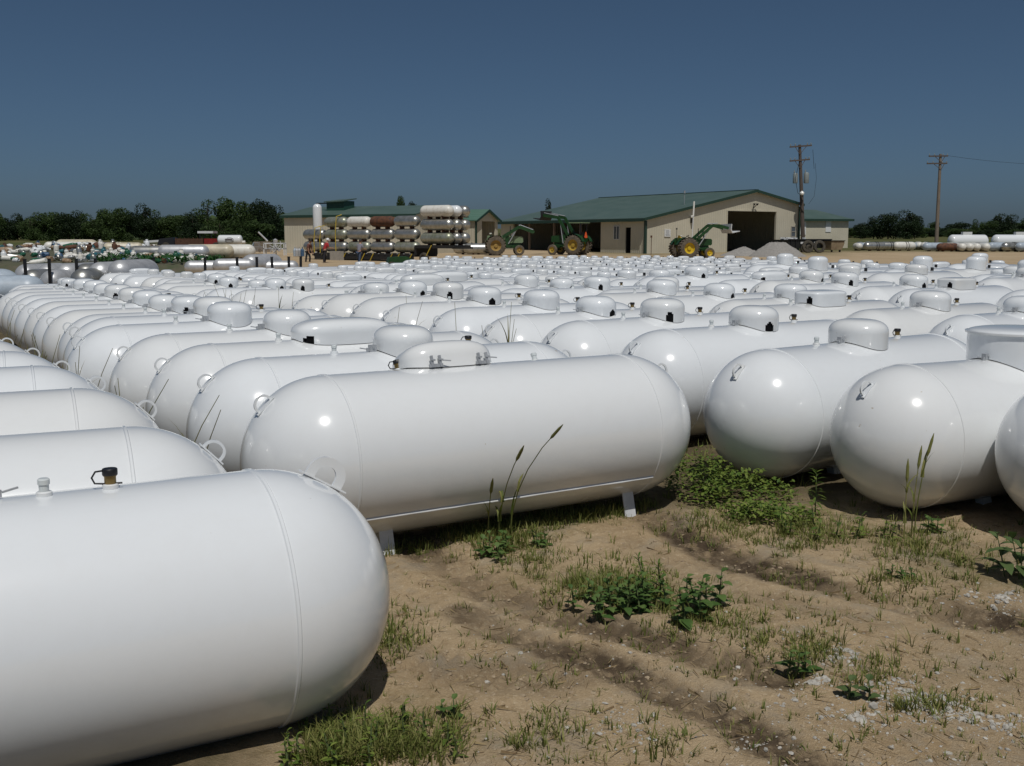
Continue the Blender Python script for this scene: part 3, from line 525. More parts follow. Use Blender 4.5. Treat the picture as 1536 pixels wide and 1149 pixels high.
TANKS = [('A', -1.84, 3.27, 0.55, 1.02, 'round'), ('A', -2.6, 4.0, 0.43, 1.0, 'round'), ('A', -3.22, 4.95, 0.45, 1.0, 'round'), ('A', -3.87, 5.93, 0.46, 1.0, 'round'), ('A', -4.45, 6.78, 0.45, 1.0, 'round'), ('A', -5.05, 7.65, 0.46, 1.0, 'round'), ('A', -5.67, 8.52, 0.45, 1.0, 'round'), ('B', -0.17, 6.41, 0.55, 1.0, 'hood'), ('B', -0.77, 7.38, 0.56, 1.0, 'round'), ('B', -1.35, 8.3, 0.55, 1.0, 'hood'), ('B', -1.97, 9.18, 0.6, 1.0, 'round'), ('B', -2.72, 10.1, 0.62, 1.0, 'round'), ('B', -3.15, 11.08, 0.62, 1.0, 'round'), ('B', -3.74, 12.15, 0.6, 0.95, 'round'), ('B', -4.3, 13.0, 0.57, 0.94, 'round'), ('B', -4.8, 13.85, 0.57, 0.94, 'round'), ('B', -5.3, 14.7, 0.58, 0.94, 'round'), ('B', -5.8, 15.5, 0.59, 0.94, 'round'), ('B', -6.3, 16.35, 0.57, 0.94, 'round'), ('B', -6.8, 17.2, 0.59, 0.94, 'round'), ('B', -7.3, 18.0, 0.53, 0.94, 'round'), ('C', 4.37, 6.6, 0.42, 1.0, 'round'), ('C', 3.54, 7.29, 0.45, 1.0, 'flatlid'), ('C', 2.73, 8.25, 0.64, 1.0, 'round'), ('C', 2.21, 9.59, 0.57, 1.0, 'round'), ('C', 1.52, 10.61, 0.61, 1.0, 'round'), ('C', 0.91, 11.4, 0.62, 1.0, 'round'), ('C', 0.35, 12.51, 0.56, 1.0, 'round'), ('C', -0.35, 13.41, 0.59, 1.0, 'round'), ('C', -0.89, 14.64, 0.59, 1.0, 'round'), ('C', -1.47, 15.55, 0.6, 1.0, 'round'), ('C', -2.1, 16.25, 0.58, 0.94, 'round'), ('C', -2.29, 17.19, 0.58, 0.896, 'round'), ('C', -3.67, 18.5, 0.58, 0.915, 'round'), ('C', -4.3, 19.14, 0.58, 0.913, 'round'), ('C', -4.79, 19.84, 0.58, 0.86, 'round'), ('C', -5.49, 20.4, 0.58, 0.891, 'round'), ('C', -5.92, 21.16, 0.58, 0.917, 'round'), ('E', 5.57, 11.38, 0.6, 1.0, 'round'), ('E', 4.88, 12.26, 0.6, 1.0, 'round'), ('E', 3.71, 12.64, 0.6, 1.014, 'box'), ('E', 3.81, 14.4, 0.6, 0.986, 'round'), ('E', 2.95, 14.98, 0.6, 0.991, 'round'), ('E', 2.22, 15.64, 0.6, 1.0, 'round'), ('E', 2.47, 16.98, 0.6, 1.0, 'round'), ('E', 1.41, 17.42, 0.6, 0.982, 'round'), ('E', 0.86, 18.17, 0.6, 0.952, 'round'), ('E', 0.25, 18.88, 0.6, 0.97, 'round'), ('E', -1.23, 20.37, 0.6, 1.0, 'hood'), ('E', -1.6, 18.77, 0.6, 1.0, 'hood'), ('F', 8.77, 16.76, 0.58, 1.0, 'round'), ('F', 7.11, 16.84, 0.58, 1.012, 'box'), ('F', 6.78, 17.78, 0.58, 1.007, 'round'), ('F', 5.78, 18.3, 0.58, 1.018, 'round'), ('F', 5.65, 19.89, 0.58, 1.022, 'round'), ('F', 5.05, 20.67, 0.58, 1.0, 'hood'), ('F', 3.66, 20.95, 0.58, 1.06, 'round'), ('F', 3.04, 21.72, 0.58, 0.972, 'round'), ('F', 2.53, 23.24, 0.58, 0.947, 'round'), ('G', 11.11, 23.33, 0.58, 1.016, 'round'), ('G', 9.87, 20.11, 0.58, 1.06, 'round'), ('G', 8.82, 23.02, 0.58, 1.06, 'round'), ('G', 7.47, 23.35, 0.58, 1.04, 'round'), ('G', 6.5, 23.9, 0.58, 1.007, 'round'), ('H', 10.74, 21.9, 0.58, 1.04, 'tall'), ('H', 11.47, 26.09, 0.58, 1.04, 'tall'), ('H', 10.32, 26.54, 0.58, 1.04, 'tall'), ('H', 8.95, 28.02, 0.58, 1.0, 'hood'), ('H', 7.5, 25.89, 0.58, 1.04, 'tall'), ('H', 8.02, 31.0, 0.58, 1.04, 'tall'), ('H', 14.17, 32.0, 0.58, 1.04, 'tall'), ('H', 10.06, 27.55, 0.58, 1.0, 'round'), ('Z', -8.79, 21.42, 0.6, 0.8, 'round'), ('Z', -9.36, 22.26, 0.55, 0.8, 'round'), ('Z', -9.81, 23.15, 0.55, 0.8, 'round'), ('Z', -5.82, 23.31, 0.6, 0.8, 'round'), ('Z', -6.5, 24.06, 0.59, 0.8, 'round'), ('Z', -6.89, 25.01, 0.56, 0.8, 'round'), ('Z', -7.45, 25.84, 0.57, 0.8, 'none'), ('Z', -7.92, 26.72, 0.61, 0.8, 'round'), ('Z', -8.51, 27.59, 0.55, 0.8, 'round'), ('Z', -9.21, 28.29, 0.54, 0.8, 'round'), ('Z', -9.57, 29.25, 0.6, 0.8, 'round'), ('Z', -10.21, 30.02, 0.61, 0.8, 'round'), ('Z', -10.84, 30.79, 0.6, 0.8, 'hood'), ('Z', -1.2, 21.56, 0.57, 0.8, 'round'), ('Z', -1.75, 22.39, 0.55, 0.8, 'round'), ('Z', -2.21, 23.27, 0.59, 0.8, 'none'), ('Z', -2.84, 24.06, 0.55, 0.8, 'none'), ('Z', -3.34, 24.92, 0.53, 0.8, 'none'), ('Z', -3.97, 25.7, 0.59, 0.8, 'hood'), ('Z', -4.35, 26.68, 0.59, 0.8, 'round'), ('Z', -4.83, 27.51, 0.54, 0.8, 'round'), ('Z', -5.6, 28.25, 0.55, 0.8, 'round'), ('Z', -6.07, 29.09, 0.6, 0.8, 'round'), ('Z', -6.64, 29.92, 0.58, 0.8, 'round'), ('Z', -7.05, 30.83, 0.58, 0.8, 'round'), ('Z', -7.65, 31.67, 0.57, 0.8, 'hood'), ('Z', -8.13, 32.57, 0.6, 0.8, 'none'), ('Z', -8.76, 33.29, 0.57, 0.8, 'round'), ('Z', 0.93, 24.13, 0.54, 0.8, 'round'), ('Z', 0.47, 24.97, 0.55, 0.8, 'round'), ('Z', -0.15, 25.78, 0.59, 0.8, 'none'), ('Z', -0.68, 26.63, 0.54, 0.8, 'round'), ('Z', -1.05, 27.61, 0.6, 0.8, 'round'), ('Z', -1.63, 28.37, 0.59, 0.8, 'round'), ('Z', -2.31, 29.17, 0.55, 0.8, 'hood'), ('Z', -2.62, 30.12, 0.59, 0.8, 'round'), ('Z', -3.26, 30.9, 0.57, 0.8, 'round'), ('Z', -3.81, 31.72, 0.57, 0.8, 'hood'), ('Z', -4.35, 32.61, 0.56, 0.8, 'round'), ('Z', -4.85, 33.44, 0.57, 0.8, 'round'), ('Z', -5.5, 34.25, 0.55, 0.8, 'round'), ('Z', -6.01, 35.06, 0.55, 0.8, 'none'), ('Z', -6.49, 35.95, 0.54, 0.8, 'none'), ('Z', -6.94, 36.86, 0.55, 0.8, 'round'), ('Z', 3.47, 25.74, 0.59, 0.8, 'round'), ('Z', 2.86, 26.51, 0.6, 0.8, 'none'), ('Z', 2.39, 27.38, 0.6, 0.8, 'round'), ('Z', 1.97, 28.32, 0.59, 0.8, 'round'), ('Z', 1.4, 29.17, 0.55, 0.8, 'round'), ('Z', 0.85, 30.02, 0.59, 0.8, 'round'), ('Z', 0.28, 30.8, 0.61, 0.8, 'hood'), ('Z', -0.16, 31.74, 0.57, 0.8, 'round'), ('Z', -0.72, 32.57, 0.57, 0.8, 'round'), ('Z', -1.45, 33.27, 0.54, 0.8, 'hood'), ('Z', -1.93, 34.15, 0.57, 0.8, 'round'), ('Z', -2.4, 35.05, 0.61, 0.8, 'hood'), ('Z', -3.03, 35.84, 0.56, 0.8, 'hood'), ('Z', -3.56, 36.68, 0.61, 0.8, 'round'), ('Z', -4.06, 37.55, 0.6, 0.8, 'hood'), ('Z', -4.64, 38.35, 0.61, 0.8, 'round'), ('Z', -5.24, 39.12, 0.6, 0.8, 'round'), ('Z', -5.65, 40.07, 0.59, 0.8, 'hood'), ('Z', 6.51, 26.46, 0.58, 0.92, 'hood'), ('Z', 6.2, 27.44, 0.6, 0.8, 'round'), ('Z', 5.56, 28.25, 0.54, 0.8, 'round'), ('Z', 4.98, 29.07, 0.55, 0.8, 'round'), ('Z', 4.53, 29.99, 0.54, 0.8, 'hood'), ('Z', 3.93, 30.78, 0.61, 0.8, 'box'), ('Z', 3.47, 31.69, 0.53, 0.8, 'round'), ('Z', 2.81, 32.41, 0.59, 0.8, 'round'), ('Z', 2.16, 33.23, 0.58, 0.8, 'hood'), ('Z', 1.76, 34.17, 0.6, 0.8, 'round'), ('Z', 1.26, 35.01, 0.57, 0.8, 'round'), ('Z', 0.68, 35.78, 0.55, 0.8, 'round'), ('Z', 0.17, 36.67, 0.57, 0.8, 'round'), ('Z', -0.33, 37.54, 0.59, 0.8, 'round'), ('Z', -0.89, 38.4, 0.55, 0.8, 'round'), ('Z', -1.47, 39.19, 0.58, 0.8, 'round'), ('Z', -2.13, 39.93, 0.55, 0.8, 'round'), ('Z', -2.51, 40.92, 0.56, 0.8, 'round'), ('Z', -3.09, 41.71, 0.57, 0.8, 'round'), ('Z', -3.71, 42.49, 0.61, 0.8, 'round'), ('Z', -4.09, 43.42, 0.54, 0.8, 'round'), ('Z', 11.55, 24.96, 0.6, 0.92, 'round'), ('Z', 8.9, 29.19, 0.56, 0.92, 'round'), ('Z', 8.44, 30.12, 0.57, 0.92, 'none'), ('Z', 7.33, 31.8, 0.55, 0.8, 'round'), ('Z', 6.85, 32.66, 0.58, 0.8, 'box'), ('Z', 6.26, 33.43, 0.53, 0.8, 'round'), ('Z', 5.55, 34.22, 0.56, 0.8, 'round'), ('Z', 5.17, 35.13, 0.6, 0.8, 'round'), ('Z', 4.67, 35.99, 0.58, 0.8, 'round'), ('Z', 3.98, 36.77, 0.54, 0.8, 'round'), ('Z', 3.63, 37.71, 0.54, 0.8, 'round'), ('Z', 3.12, 38.55, 0.58, 0.8, 'round'), ('Z', 2.4, 39.27, 0.59, 0.8, 'round'), ('Z', 1.99, 40.25, 0.58, 0.8, 'round'), ('Z', 1.41, 41.01, 0.61, 0.8, 'round'), ('Z', 0.78, 41.83, 0.53, 0.8, 'box'), ('Z', 0.24, 42.66, 0.57, 0.8, 'round'), ('Z', -0.27, 43.51, 0.53, 0.8, 'round'), ('Z', -0.75, 44.39, 0.54, 0.8, 'round'), ('Z', -1.37, 45.2, 0.59, 0.8, 'none'), ('Z', -1.88, 46.03, 0.58, 0.8, 'none'), ('Z', -2.38, 46.92, 0.61, 0.8, 'none'), ('Z', -2.98, 47.72, 0.53, 0.8, 'round'), ('Z', -3.57, 48.51, 0.54, 0.8, 'round'), ('Z', -4.1, 49.35, 0.6, 0.8, 'round'), ('Z', 12.9, 28.22, 0.61, 0.92, 'round'), ('Z', 11.98, 30.02, 0.57, 0.92, 'none'), ('Z', 11.32, 30.76, 0.54, 0.92, 'hood'), ('Z', 10.81, 31.64, 0.57, 0.92, 'round'), ('Z', 9.73, 33.32, 0.6, 0.92, 'round'), ('Z', 9.23, 34.16, 0.61, 0.92, 'box'), ('Z', 8.75, 35.02, 0.61, 0.92, 'box'), ('Z', 7.99, 35.78, 0.58, 0.8, 'none'), ('Z', 7.62, 36.69, 0.55, 0.8, 'hood'), ('Z', 6.94, 37.42, 0.54, 0.8, 'hood'), ('Z', 6.37, 38.3, 0.57, 0.8, 'none'), ('Z', 6.0, 39.26, 0.57, 0.8, 'hood'), ('Z', 5.29, 39.99, 0.54, 0.8, 'round'), ('Z', 4.84, 40.88, 0.54, 0.8, 'round'), ('Z', 4.25, 41.68, 0.54, 0.8, 'round'), ('Z', 3.85, 42.62, 0.57, 0.8, 'round'), ('Z', 3.31, 43.42, 0.6, 0.8, 'round'), ('Z', 2.7, 44.23, 0.6, 0.8, 'round'), ('Z', 2.15, 45.04, 0.59, 0.8, 'none'), ('Z', 1.49, 45.84, 0.55, 0.8, 'round'), ('Z', 1.05, 46.74, 0.59, 0.8, 'round'), ('Z', 0.57, 47.61, 0.55, 0.8, 'hood'), ('Z', 0.08, 48.46, 0.58, 0.8, 'round'), ('Z', -0.49, 49.33, 0.53, 0.8, 'round'), ('Z', -1.2, 50.06, 0.59, 0.8, 'round'), ('Z', -1.61, 51.01, 0.59, 0.8, 'none'), ('Z', -2.2, 51.82, 0.55, 0.8, 'box'), ('Z', -2.8, 52.58, 0.53, 0.8, 'round'), ('Z', -3.23, 53.5, 0.55, 0.8, 'round'), ('Z', 15.36, 30.99, 0.54, 0.92, 'round'), ('Z', 13.54, 33.37, 0.59, 0.92, 'hood'), ('Z', 13.15, 34.33, 0.6, 0.92, 'round'), ('Z', 12.64, 35.15, 0.59, 0.92, 'none'), ('Z', 12.1, 35.98, 0.53, 0.92, 'round'), ('Z', 11.6, 36.86, 0.6, 0.92, 'round'), ('Z', 11.06, 37.72, 0.57, 0.92, 'none'), ('Z', 10.31, 38.4, 0.6, 0.92, 'round'), ('Z', 9.91, 39.34, 0.55, 0.92, 'none'), ('Z', 9.21, 40.12, 0.55, 0.8, 'round'), ('Z', 8.67, 40.96, 0.56, 0.8, 'round'), ('Z', 8.16, 41.81, 0.56, 0.8, 'round'), ('Z', 7.72, 42.7, 0.57, 0.8, 'round'), ('Z', 7.11, 43.5, 0.61, 0.8, 'round'), ('Z', 6.56, 44.33, 0.57, 0.8, 'box'), ('Z', 6.08, 45.21, 0.58, 0.8, 'round'), ('Z', 5.67, 46.12, 0.57, 0.8, 'round'), ('Z', 5.15, 46.96, 0.59, 0.8, 'hood'), ('Z', 4.44, 47.73, 0.59, 0.8, 'round'), ('Z', 3.89, 48.53, 0.58, 0.8, 'hood'), ('Z', 3.52, 49.51, 0.6, 0.8, 'round'), ('Z', 2.85, 50.29, 0.58, 0.8, 'round'), ('Z', 2.38, 51.17, 0.58, 0.8, 'round'), ('Z', 1.84, 51.98, 0.6, 0.8, 'round'), ('Z', 1.26, 52.82, 0.58, 0.8, 'hood'), ('Z', 0.66, 53.6, 0.6, 0.8, 'round'), ('Z', 0.09, 54.43, 0.58, 0.8, 'round'), ('Z', -0.37, 55.31, 0.55, 0.8, 'round'), ('Z', 17.07, 33.28, 0.59, 0.92, 'round'), ('Z', 16.56, 34.11, 0.58, 0.92, 'none'), ('Z', 16.12, 35.03, 0.6, 0.92, 'round'), ('Z', 15.49, 35.83, 0.61, 0.92, 'round'), ('Z', 11.33, 42.64, 0.61, 0.92, 'round'), ('Z', 10.66, 43.39, 0.54, 0.92, 'round'), ('Z', 10.23, 44.32, 0.61, 0.8, 'round'), ('Z', 9.61, 45.12, 0.54, 0.8, 'box'), ('Z', 9.2, 46.0, 0.55, 0.8, 'round'), ('Z', 8.67, 46.85, 0.61, 0.8, 'round'), ('Z', 8.14, 47.69, 0.56, 0.8, 'round'), ('Z', 7.52, 48.55, 0.57, 0.8, 'round'), ('Z', 7.02, 49.38, 0.59, 0.8, 'box'), ('Z', 6.26, 50.1, 0.55, 0.8, 'round'), ('Z', 5.9, 51.03, 0.53, 0.8, 'round'), ('Z', 5.3, 51.82, 0.57, 0.8, 'round'), ('Z', 4.64, 52.6, 0.55, 0.8, 'round'), ('Z', 4.18, 53.51, 0.59, 0.8, 'round'), ('Z', 3.68, 54.36, 0.55, 0.8, 'round'), ('Z', 3.16, 55.24, 0.55, 0.8, 'hood'), ('Z', 11.18, 48.5, 0.61, 0.8, 'round'), ('Z', 10.82, 49.44, 0.55, 0.8, 'none'), ('Z', 10.31, 50.28, 0.53, 0.8, 'box'), ('Z', 9.65, 51.1, 0.61, 0.8, 'round'), ('Z', 9.15, 51.9, 0.57, 0.8, 'hood'), ('Z', 8.57, 52.76, 0.56, 0.8, 'hood'), ('Z', 8.02, 53.61, 0.59, 0.8, 'round'), ('Z', 7.45, 54.41, 0.53, 0.8, 'round'), ('Z', 6.99, 55.27, 0.58, 0.8, 'hood'), ('Z', 11.21, 54.42, 0.58, 0.8, 'hood')]
TANKS[0] = ('A', -1.88, 3.335, .52, 1.02, 'round')
ZOFF = {('A', 1): -.115, ('A', 2): -.03, ('B', 1): .01, ('C', 1): -.03, ('C', 2): -.045, ('C', 3): -.025}
NEARC = {'A': 'in the row at the left edge', 'B': 'in the row behind the big central tank', 'C': 'in the row right of centre', 'E': 'in the second row right of centre',
         'F': 'in the third row right of centre', 'G': 'in the fourth row right of centre', 'H': 'beside the bare sandy yard'}
LID = {'round': 'round dome', 'hood': 'long rounded hood', 'box': 'square-cornered hood', 'flatlid': 'wide flat-lidded cover', 'tall': 'tall dome', 'none': 'bare top'}
SPECIAL = {('A', 1): 'large white tank cut off by the left edge, flat eye plate on its right end',
           ('A', 2): 'white tank lying just behind the large one at the lower left corner',
           ('B', 1): 'main white tank in the centre on grey legs, end-to-end visible, weed stalks before it',
           ('B', 2): 'white tank with round dome directly behind the main central tank',
           ('B', 3): 'white tank with a long peaked hood, third back counting from the main central tank',
           ('C', 1): 'white tank cut off by the right edge, only its rounded end showing',
           ('C', 2): 'white tank with wide flat-lidded cover, tall grass stalks before its rounded end',
           ('C', 3): 'white tank with round dome above green weeds, left of the flat-lidded tank'}
FARL = [(420, 'small white propane tank in the rows far left before the fence posts'), (690, 'small white propane tank in the rows before the loaded trailer'),
        (900, 'small white propane tank in the rows before the two facing tractors'), (1120, 'small white propane tank in the rows before the open barn'), (9999, 'white propane tank in the rows near the bare sandy yard')]
cnt = {}
for ti, (col, x, y, yaw, s, typ) in enumerate(TANKS):
    cnt[col] = cnt.get(col, 0) + 1; k = cnt[col]; px = IW / 2 + F * x / (y * .99)
    if col == 'Z':
        lab = [l for lim, l in FARL if px < lim][0]
        lab = lab.replace('propane tank', {'round': 'tank with round dome', 'hood': 'tank with long hood', 'box': 'tank with square hood', 'none': 'tank with no cover'}[typ]); grp = lab.split(' tank ')[0] + ' tanks ' + lab[lab.index(' in the rows') + 1:]
    else:
        lab = SPECIAL.get((col, k)) or ('white tank with lifting eye, %s back in the row at the left edge' % ORD[k] if col == 'A' else None) or 'white tank with %s, %s back %s' % (LID[typ], ORD[k], NEARC[col]); grp = 'white tanks ' + NEARC[col]
    near = y < 11.6; mid = y < 23 and not near
    t = thing('propane_tank', (x, y, slope(y) + ZOFF.get((col, k), 0)), lab, 'propane tank', yaw, grp, s)
    main = col == 'B' and k == 1
    link('shell', MS['shell_seam' if main else 'shell_near' if near else 'shell_mid' if mid else 'shell_far'], t)
    v = ti % 4
    if near or mid:
        if typ == 'round':
            link('dome', MS['round%d' % v], t)
            if v < 3: link('opening_shade', MS['open%d' % v], t)
            lt = link('latch', MS['latch'], t)
            if (col, k) == ('A', 1):
                lt.rotation_euler.z = PI; lt.location.x = -.10
                for q in t.children: q.location.x += -.10 if q.name.startswith(('dome', 'opening_shade')) else 0
        elif typ == 'tall': link('dome', MS['tall'], t)
        elif typ == 'hood':
            if main:
                rolled = [link('hood', MS['hoodplain'], t)] + [link('latch', q, t) for q in MS['hlatch']]
                for q in rolled: q.location.x = -.20; q.scale.x = .76
            else: link('hood', MS['hood'], t); link('opening_shade', MS['openhood'], t)
        elif typ == 'box': link('hood', MS['box'], t); link('opening_shade', MS['openbox'], t)
        elif typ == 'flatlid':
            l = link('hood', MS['flatlid'], t); link('lid_rim', MS['lidrim'], l); link('latch', MS['latch'], t).location = (-.10, 0, -.005)
        col_, bod, cap, gc, gl, low = MS['fill']
        if not (col == 'A' and k > 1) and typ != 'flatlid':
            o = link('valve_collar', col_, t); fv = link('filler_valve', bod, t); link('valve_cap', cap, fv); g = link('gauge_collar', gc, t); link('gauge_cap', gl, g)
            if (col, k) == ('A', 1): g.location.x = .84
            if main:                        # this tank has been rolled back a little: hood and fittings lean away
                fv.location.x = o.location.x = -1.03; g.location.x = 1.0
                for q in rolled + [o, fv, g]: q.rotation_euler.x = -R_(21); q.location += Vector((0, 0, TZ)) - Matrix.Rotation(-R_(21), 3, 'X') @ Vector((0, 0, TZ))
        link('lifting_lug', MS['lugplate' if (col, k) == ('A', 1) else 'lugR'], t); link('lifting_lug', MS['lugL'], t)
        if near and (col, k) != ('A', 1):
            for q in MS['legs' if main else 'legs_in']:
                lg_ = link('leg', q, t)
                if (col, k) == ('A', 1): lg_.location.x = -.45
    else:
        if typ in ('round', 'hood', 'box'): link({'round': 'dome'}.get(typ, 'hood'), MS[typ + 'low'], t)
        elif typ == 'tall': link('dome', MS['tall'], t)
        if typ != 'none' and v < 3: link('filler_valve', MS['fill'][5], t)
# ------------------------------------------------------------------ grass, weeds, stones in the foreground
def blade(mb, x, y, z, h, w_, az, lean, tint, seg=3):
    ca, sa = math.cos(az), math.sin(az); v = []; f = []
    for i in range(seg):
        t = i / seg; o = lean * h * t * t; ww = w_ * (1 - t * .75) / 2
        cx, cy, cz = x + ca * o, y + sa * o, z + h * t * (1 - .25 * lean * t)
        v += [(cx - sa * ww, cy + ca * ww, cz), (cx + sa * ww, cy - ca * ww, cz)]
    v.append((x + ca * lean * h, y + sa * lean * h, z + h * (1 - .25 * lean)))
    for i in range(seg - 1): f.append((2 * i, 2 * i + 1, 2 * i + 3, 2 * i + 2))
    f.append((2 * seg - 2, 2 * seg - 1, 2 * seg)); mb.add(v, f, tint)
def tuft(mb, x, y, h, n_, spread=.04, wd=.006, lean=1.1):
    z = ground_z(x, y) - .005
    for _ in range(n_):
        a = rnd.uniform(0, 2 * PI); r = spread * rnd.random() ** .6
        blade(mb, x + r * math.cos(a), y + r * math.sin(a), z, h * rnd.uniform(.4, 1.1), wd * rnd.uniform(.6, 1.3), a + rnd.gauss(0, .8), rnd.uniform(.1, lean) * rnd.uniform(.5, 1.4), rnd.random())
gm = MB(); g_rng = [0]
def scatter_px(n_, fn, box):
    k = 0; tries = 0
    while k < n_ and tries < n_ * 40:
        tries += 1; px, py = rnd.uniform(box[0], box[1]), rnd.uniform(box[2], box[3])
        p = onz(px, py)
        if rnd.random() < fn(px, py, p): k += 1; yield px, py, p
def clump(px, py, cl): return max(math.exp(-((px - a) / w_) ** 2 - ((py - b_) / h_) ** 2) * k for a, b_, w_, h_, k in cl)
GC = [(760, 815, 70, 25, 1), (850, 775, 60, 14, .8), (700, 800, 30, 15, .6), (910, 885, 90, 30, 1), (1000, 905, 60, 25, .5), (800, 850, 60, 25, .5), (1080, 790, 80, 25, .7), (1220, 800, 90, 26, 1.0), (1370, 815, 80, 30, .7), (1440, 840, 60, 30, .5),
      (590, 960, 40, 30, .6), (560, 1120, 110, 35, 1), (480, 1140, 60, 20, 1), (660, 1090, 50, 20, .4), (1220, 985, 40, 25, .7), (1140, 970, 60, 30, .35), (820, 1110, 60, 30, .35), (1300, 1010, 60, 25, .35), (1350, 880, 60, 20, .5), (1060, 930, 80, 30, .5), (1380, 1060, 70, 12, .5), (1000, 1110, 40, 20, .2), (1180, 860, 60, 15, .2)]
for px, py, p in scatter_px(2300, lambda a, b_, p: clump(a, b_, GC) + .03, (455, 1560, 735, 1149)):
    k = clump(px, py, GC); h = rnd.uniform(.03, .075) + .05 * k * rnd.random()
    tuft(gm, p.x, p.y, h, rnd.randint(4, 8) + int(7 * k), .02 + .05 * k, .005 + .003 * rnd.random())
for px, py, p in scatter_px(700, lambda a, b_, p: .3 + clump(a, b_, GC), (455, 1560, 735, 1149)):
    tuft(gm, p.x, p.y, rnd.uniform(.015, .045), rnd.randint(3, 7), .02, .0045, 1.1)
for px, py, ht in ((975, 1135, .22), (1000, 1130, .16), (765, 1020, .11), (1090, 1100, .06), (845, 1000, .12), (1340, 975, .12), (1365, 965, .14), (1265, 965, .1)):
    p = onz(px, py); tuft(gm, p.x, p.y, ht, 7, .03, .006, 1.1)
# along the shaded foot of the main tank and between the rows behind
for _ in range(700):
    t = rnd.uniform(-1.4, 1.6); o = rnd.uniform(-.75, -.15); x, y = -.17 + t * math.cos(.55) - o * -math.sin(.55), 6.41 + t * math.sin(.55) + o * math.cos(.55)
    if (t < -.5 and rnd.random() < .85): continue
    tuft(gm, x, y, rnd.uniform(.04, .12), 5, .03, .005)
for _ in range(1100):
    x, y = rnd.uniform(1.2, 8.5), rnd.uniform(6.6, 11.5)
    if y > 6.9 + .1 * (x - 1) and rnd.random() < .8: tuft(gm, x, y, rnd.uniform(.05, .2), 6, .05, .006)
tag(link('grass', gm.mesh('grass', M['grass'], fix=False)), 'short tufts of grass scattered over the sandy track', 'grass', kind='stuff')

tg = MB()                                   # taller dry stems in the gap between the left row and the tanks behind the main one
def stem(mb, x, y, h, az=None, lean=None, head=False):
    az = rnd.uniform(0, 2 * PI) if az is None else az; lean = rnd.uniform(.05, .35) if lean is None else lean
    z = ground_z(x, y); p = []
    for i in range(6):
        t = i / 5; p.append((x + math.cos(az) * lean * h * t * t, y + math.sin(az) * lean * h * t * t, z + h * t))
    n0 = len(mb.v); mb.tube(p, [.0045, .004, .0035, .003, .0028, .002], 5); mb.t += [rnd.uniform(.4, 1)] * (len(mb.v) - n0)
    for k in range(rnd.randint(2, 4)):
        q = p[rnd.randint(1, 3)]; blade(mb, q[0], q[1], q[2], h * rnd.uniform(.16, .34), rnd.uniform(.012, .024), rnd.uniform(0, 2 * PI), rnd.uniform(.25, .9), rnd.random(), 4)
    if head:
        q = Vector(p[5]); d = (Vector(p[5]) - Vector(p[4])).normalized(); n0 = len(mb.v)
        mb.tube([q - d * .13, q - d * .10, q - d * .03, q + d * .015], [.003, .010, .009, .002], 6); mb.t += [.7] * (len(mb.v) - n0)
for i in range(85):                          # on the ground line midway between the two rows
    t = rnd.random(); x = -1.95 - 3.9 * t + rnd.gauss(0, .14); y = 5.6 + 5.9 * t + rnd.gauss(0, .10)
    stem(tg, x, y, rnd.uniform(.5, .95) + .12 * t)
for px, Yd, n_ in ((335, 15.5, 4), (362, 15.3, 5), (740, 10.0, 5), (600, 12.4, 3), (432, 15.9, 2)):
    for _ in range(n_):
        p = gp(px, Yd); stem(tg, p.x + rnd.gauss(0, .12), Yd + rnd.gauss(0, .1), rnd.uniform(.95, 1.18))
tag(link('tall_grass', tg.mesh('tall_grass', M['drygrass'], fix=False)), 'tall dry grass stems poking up between the rows of tanks', 'grass', kind='stuff')

def leaf(mb, base, tip, wd, tint, cup=.25, drop=0.0):
    """a pointed leaf with a folded midrib"""
    b0, t0 = Vector(base), Vector(tip); d = t0 - b0; L = d.length; d.normalize(); sd_ = d.cross(Vector((0, 0, 1)))
    if sd_.length < .05: sd_ = Vector((1, 0, 0))
    sd_.normalize(); up = sd_.cross(d); v = []; f = []
    for i, (t, k) in enumerate(((0, .12), (.25, .85), (.55, 1), (.82, .55), (1, .02))):
        c_ = b0 + d * L * t - Vector((0, 0, drop * t * t * L)); hw = wd * k / 2
        v += [c_ + sd_ * hw + up * hw * cup, c_, c_ - sd_ * hw + up * hw * cup]
    for i in range(4): f += [(3 * i, 3 * i + 1, 3 * i + 4, 3 * i + 3), (3 * i + 1, 3 * i + 2, 3 * i + 5, 3 * i + 4)]
    mb.add(v, f, tint)
def leafy_plant(x, y, h, n_, ll, lw, label, cat='plant', group=None, m='broad', name='leafy_plant', stems=1, spread=.04, drop=.4):
    z = ground_z(x, y); b_ = MB(); st_ = []
    for q in range(stems):
        a0 = rnd.uniform(0, 2 * PI); hh_ = h * rnd.uniform(.7, 1) if stems > 1 else h; bx, by = (rnd.gauss(0, spread), rnd.gauss(0, spread)) if stems > 1 else (0, 0)
        ln = rnd.uniform(.05, .3) * (stems > 1); top = Vector((bx + math.cos(a0) * hh_ * ln, by + math.sin(a0) * hh_ * ln, hh_)); bot = Vector((bx, by, -.01))
        s_ = MB(); s_.tube([bot, bot.lerp(top, .5) + Vector((.004, 0, 0)), top], [.005, .004, .002], 6); st_.append(s_)
        for i in range(n_):
            t = (.15 + .85 * (i / max(n_ - 1, 1))); a = i * 2.4 + rnd.uniform(-.3, .3); p = bot.lerp(top, t); k = (1.1 - .5 * t) * rnd.uniform(.75, 1.15); el = rnd.uniform(.05, .6) + .5 * t * t
            leaf(b_, p, p + Vector((math.cos(a) * math.cos(el), math.sin(a) * math.cos(el), math.sin(el))) * ll * k, lw * k, rnd.random(), .25, drop)
    t = thing(name, (x, y, z), label, cat, 0, group); [s_.build('stem', M['weed_stem'], t) for s_ in st_]; b_.build('leaves', M[m], t, fix=False)
    return t
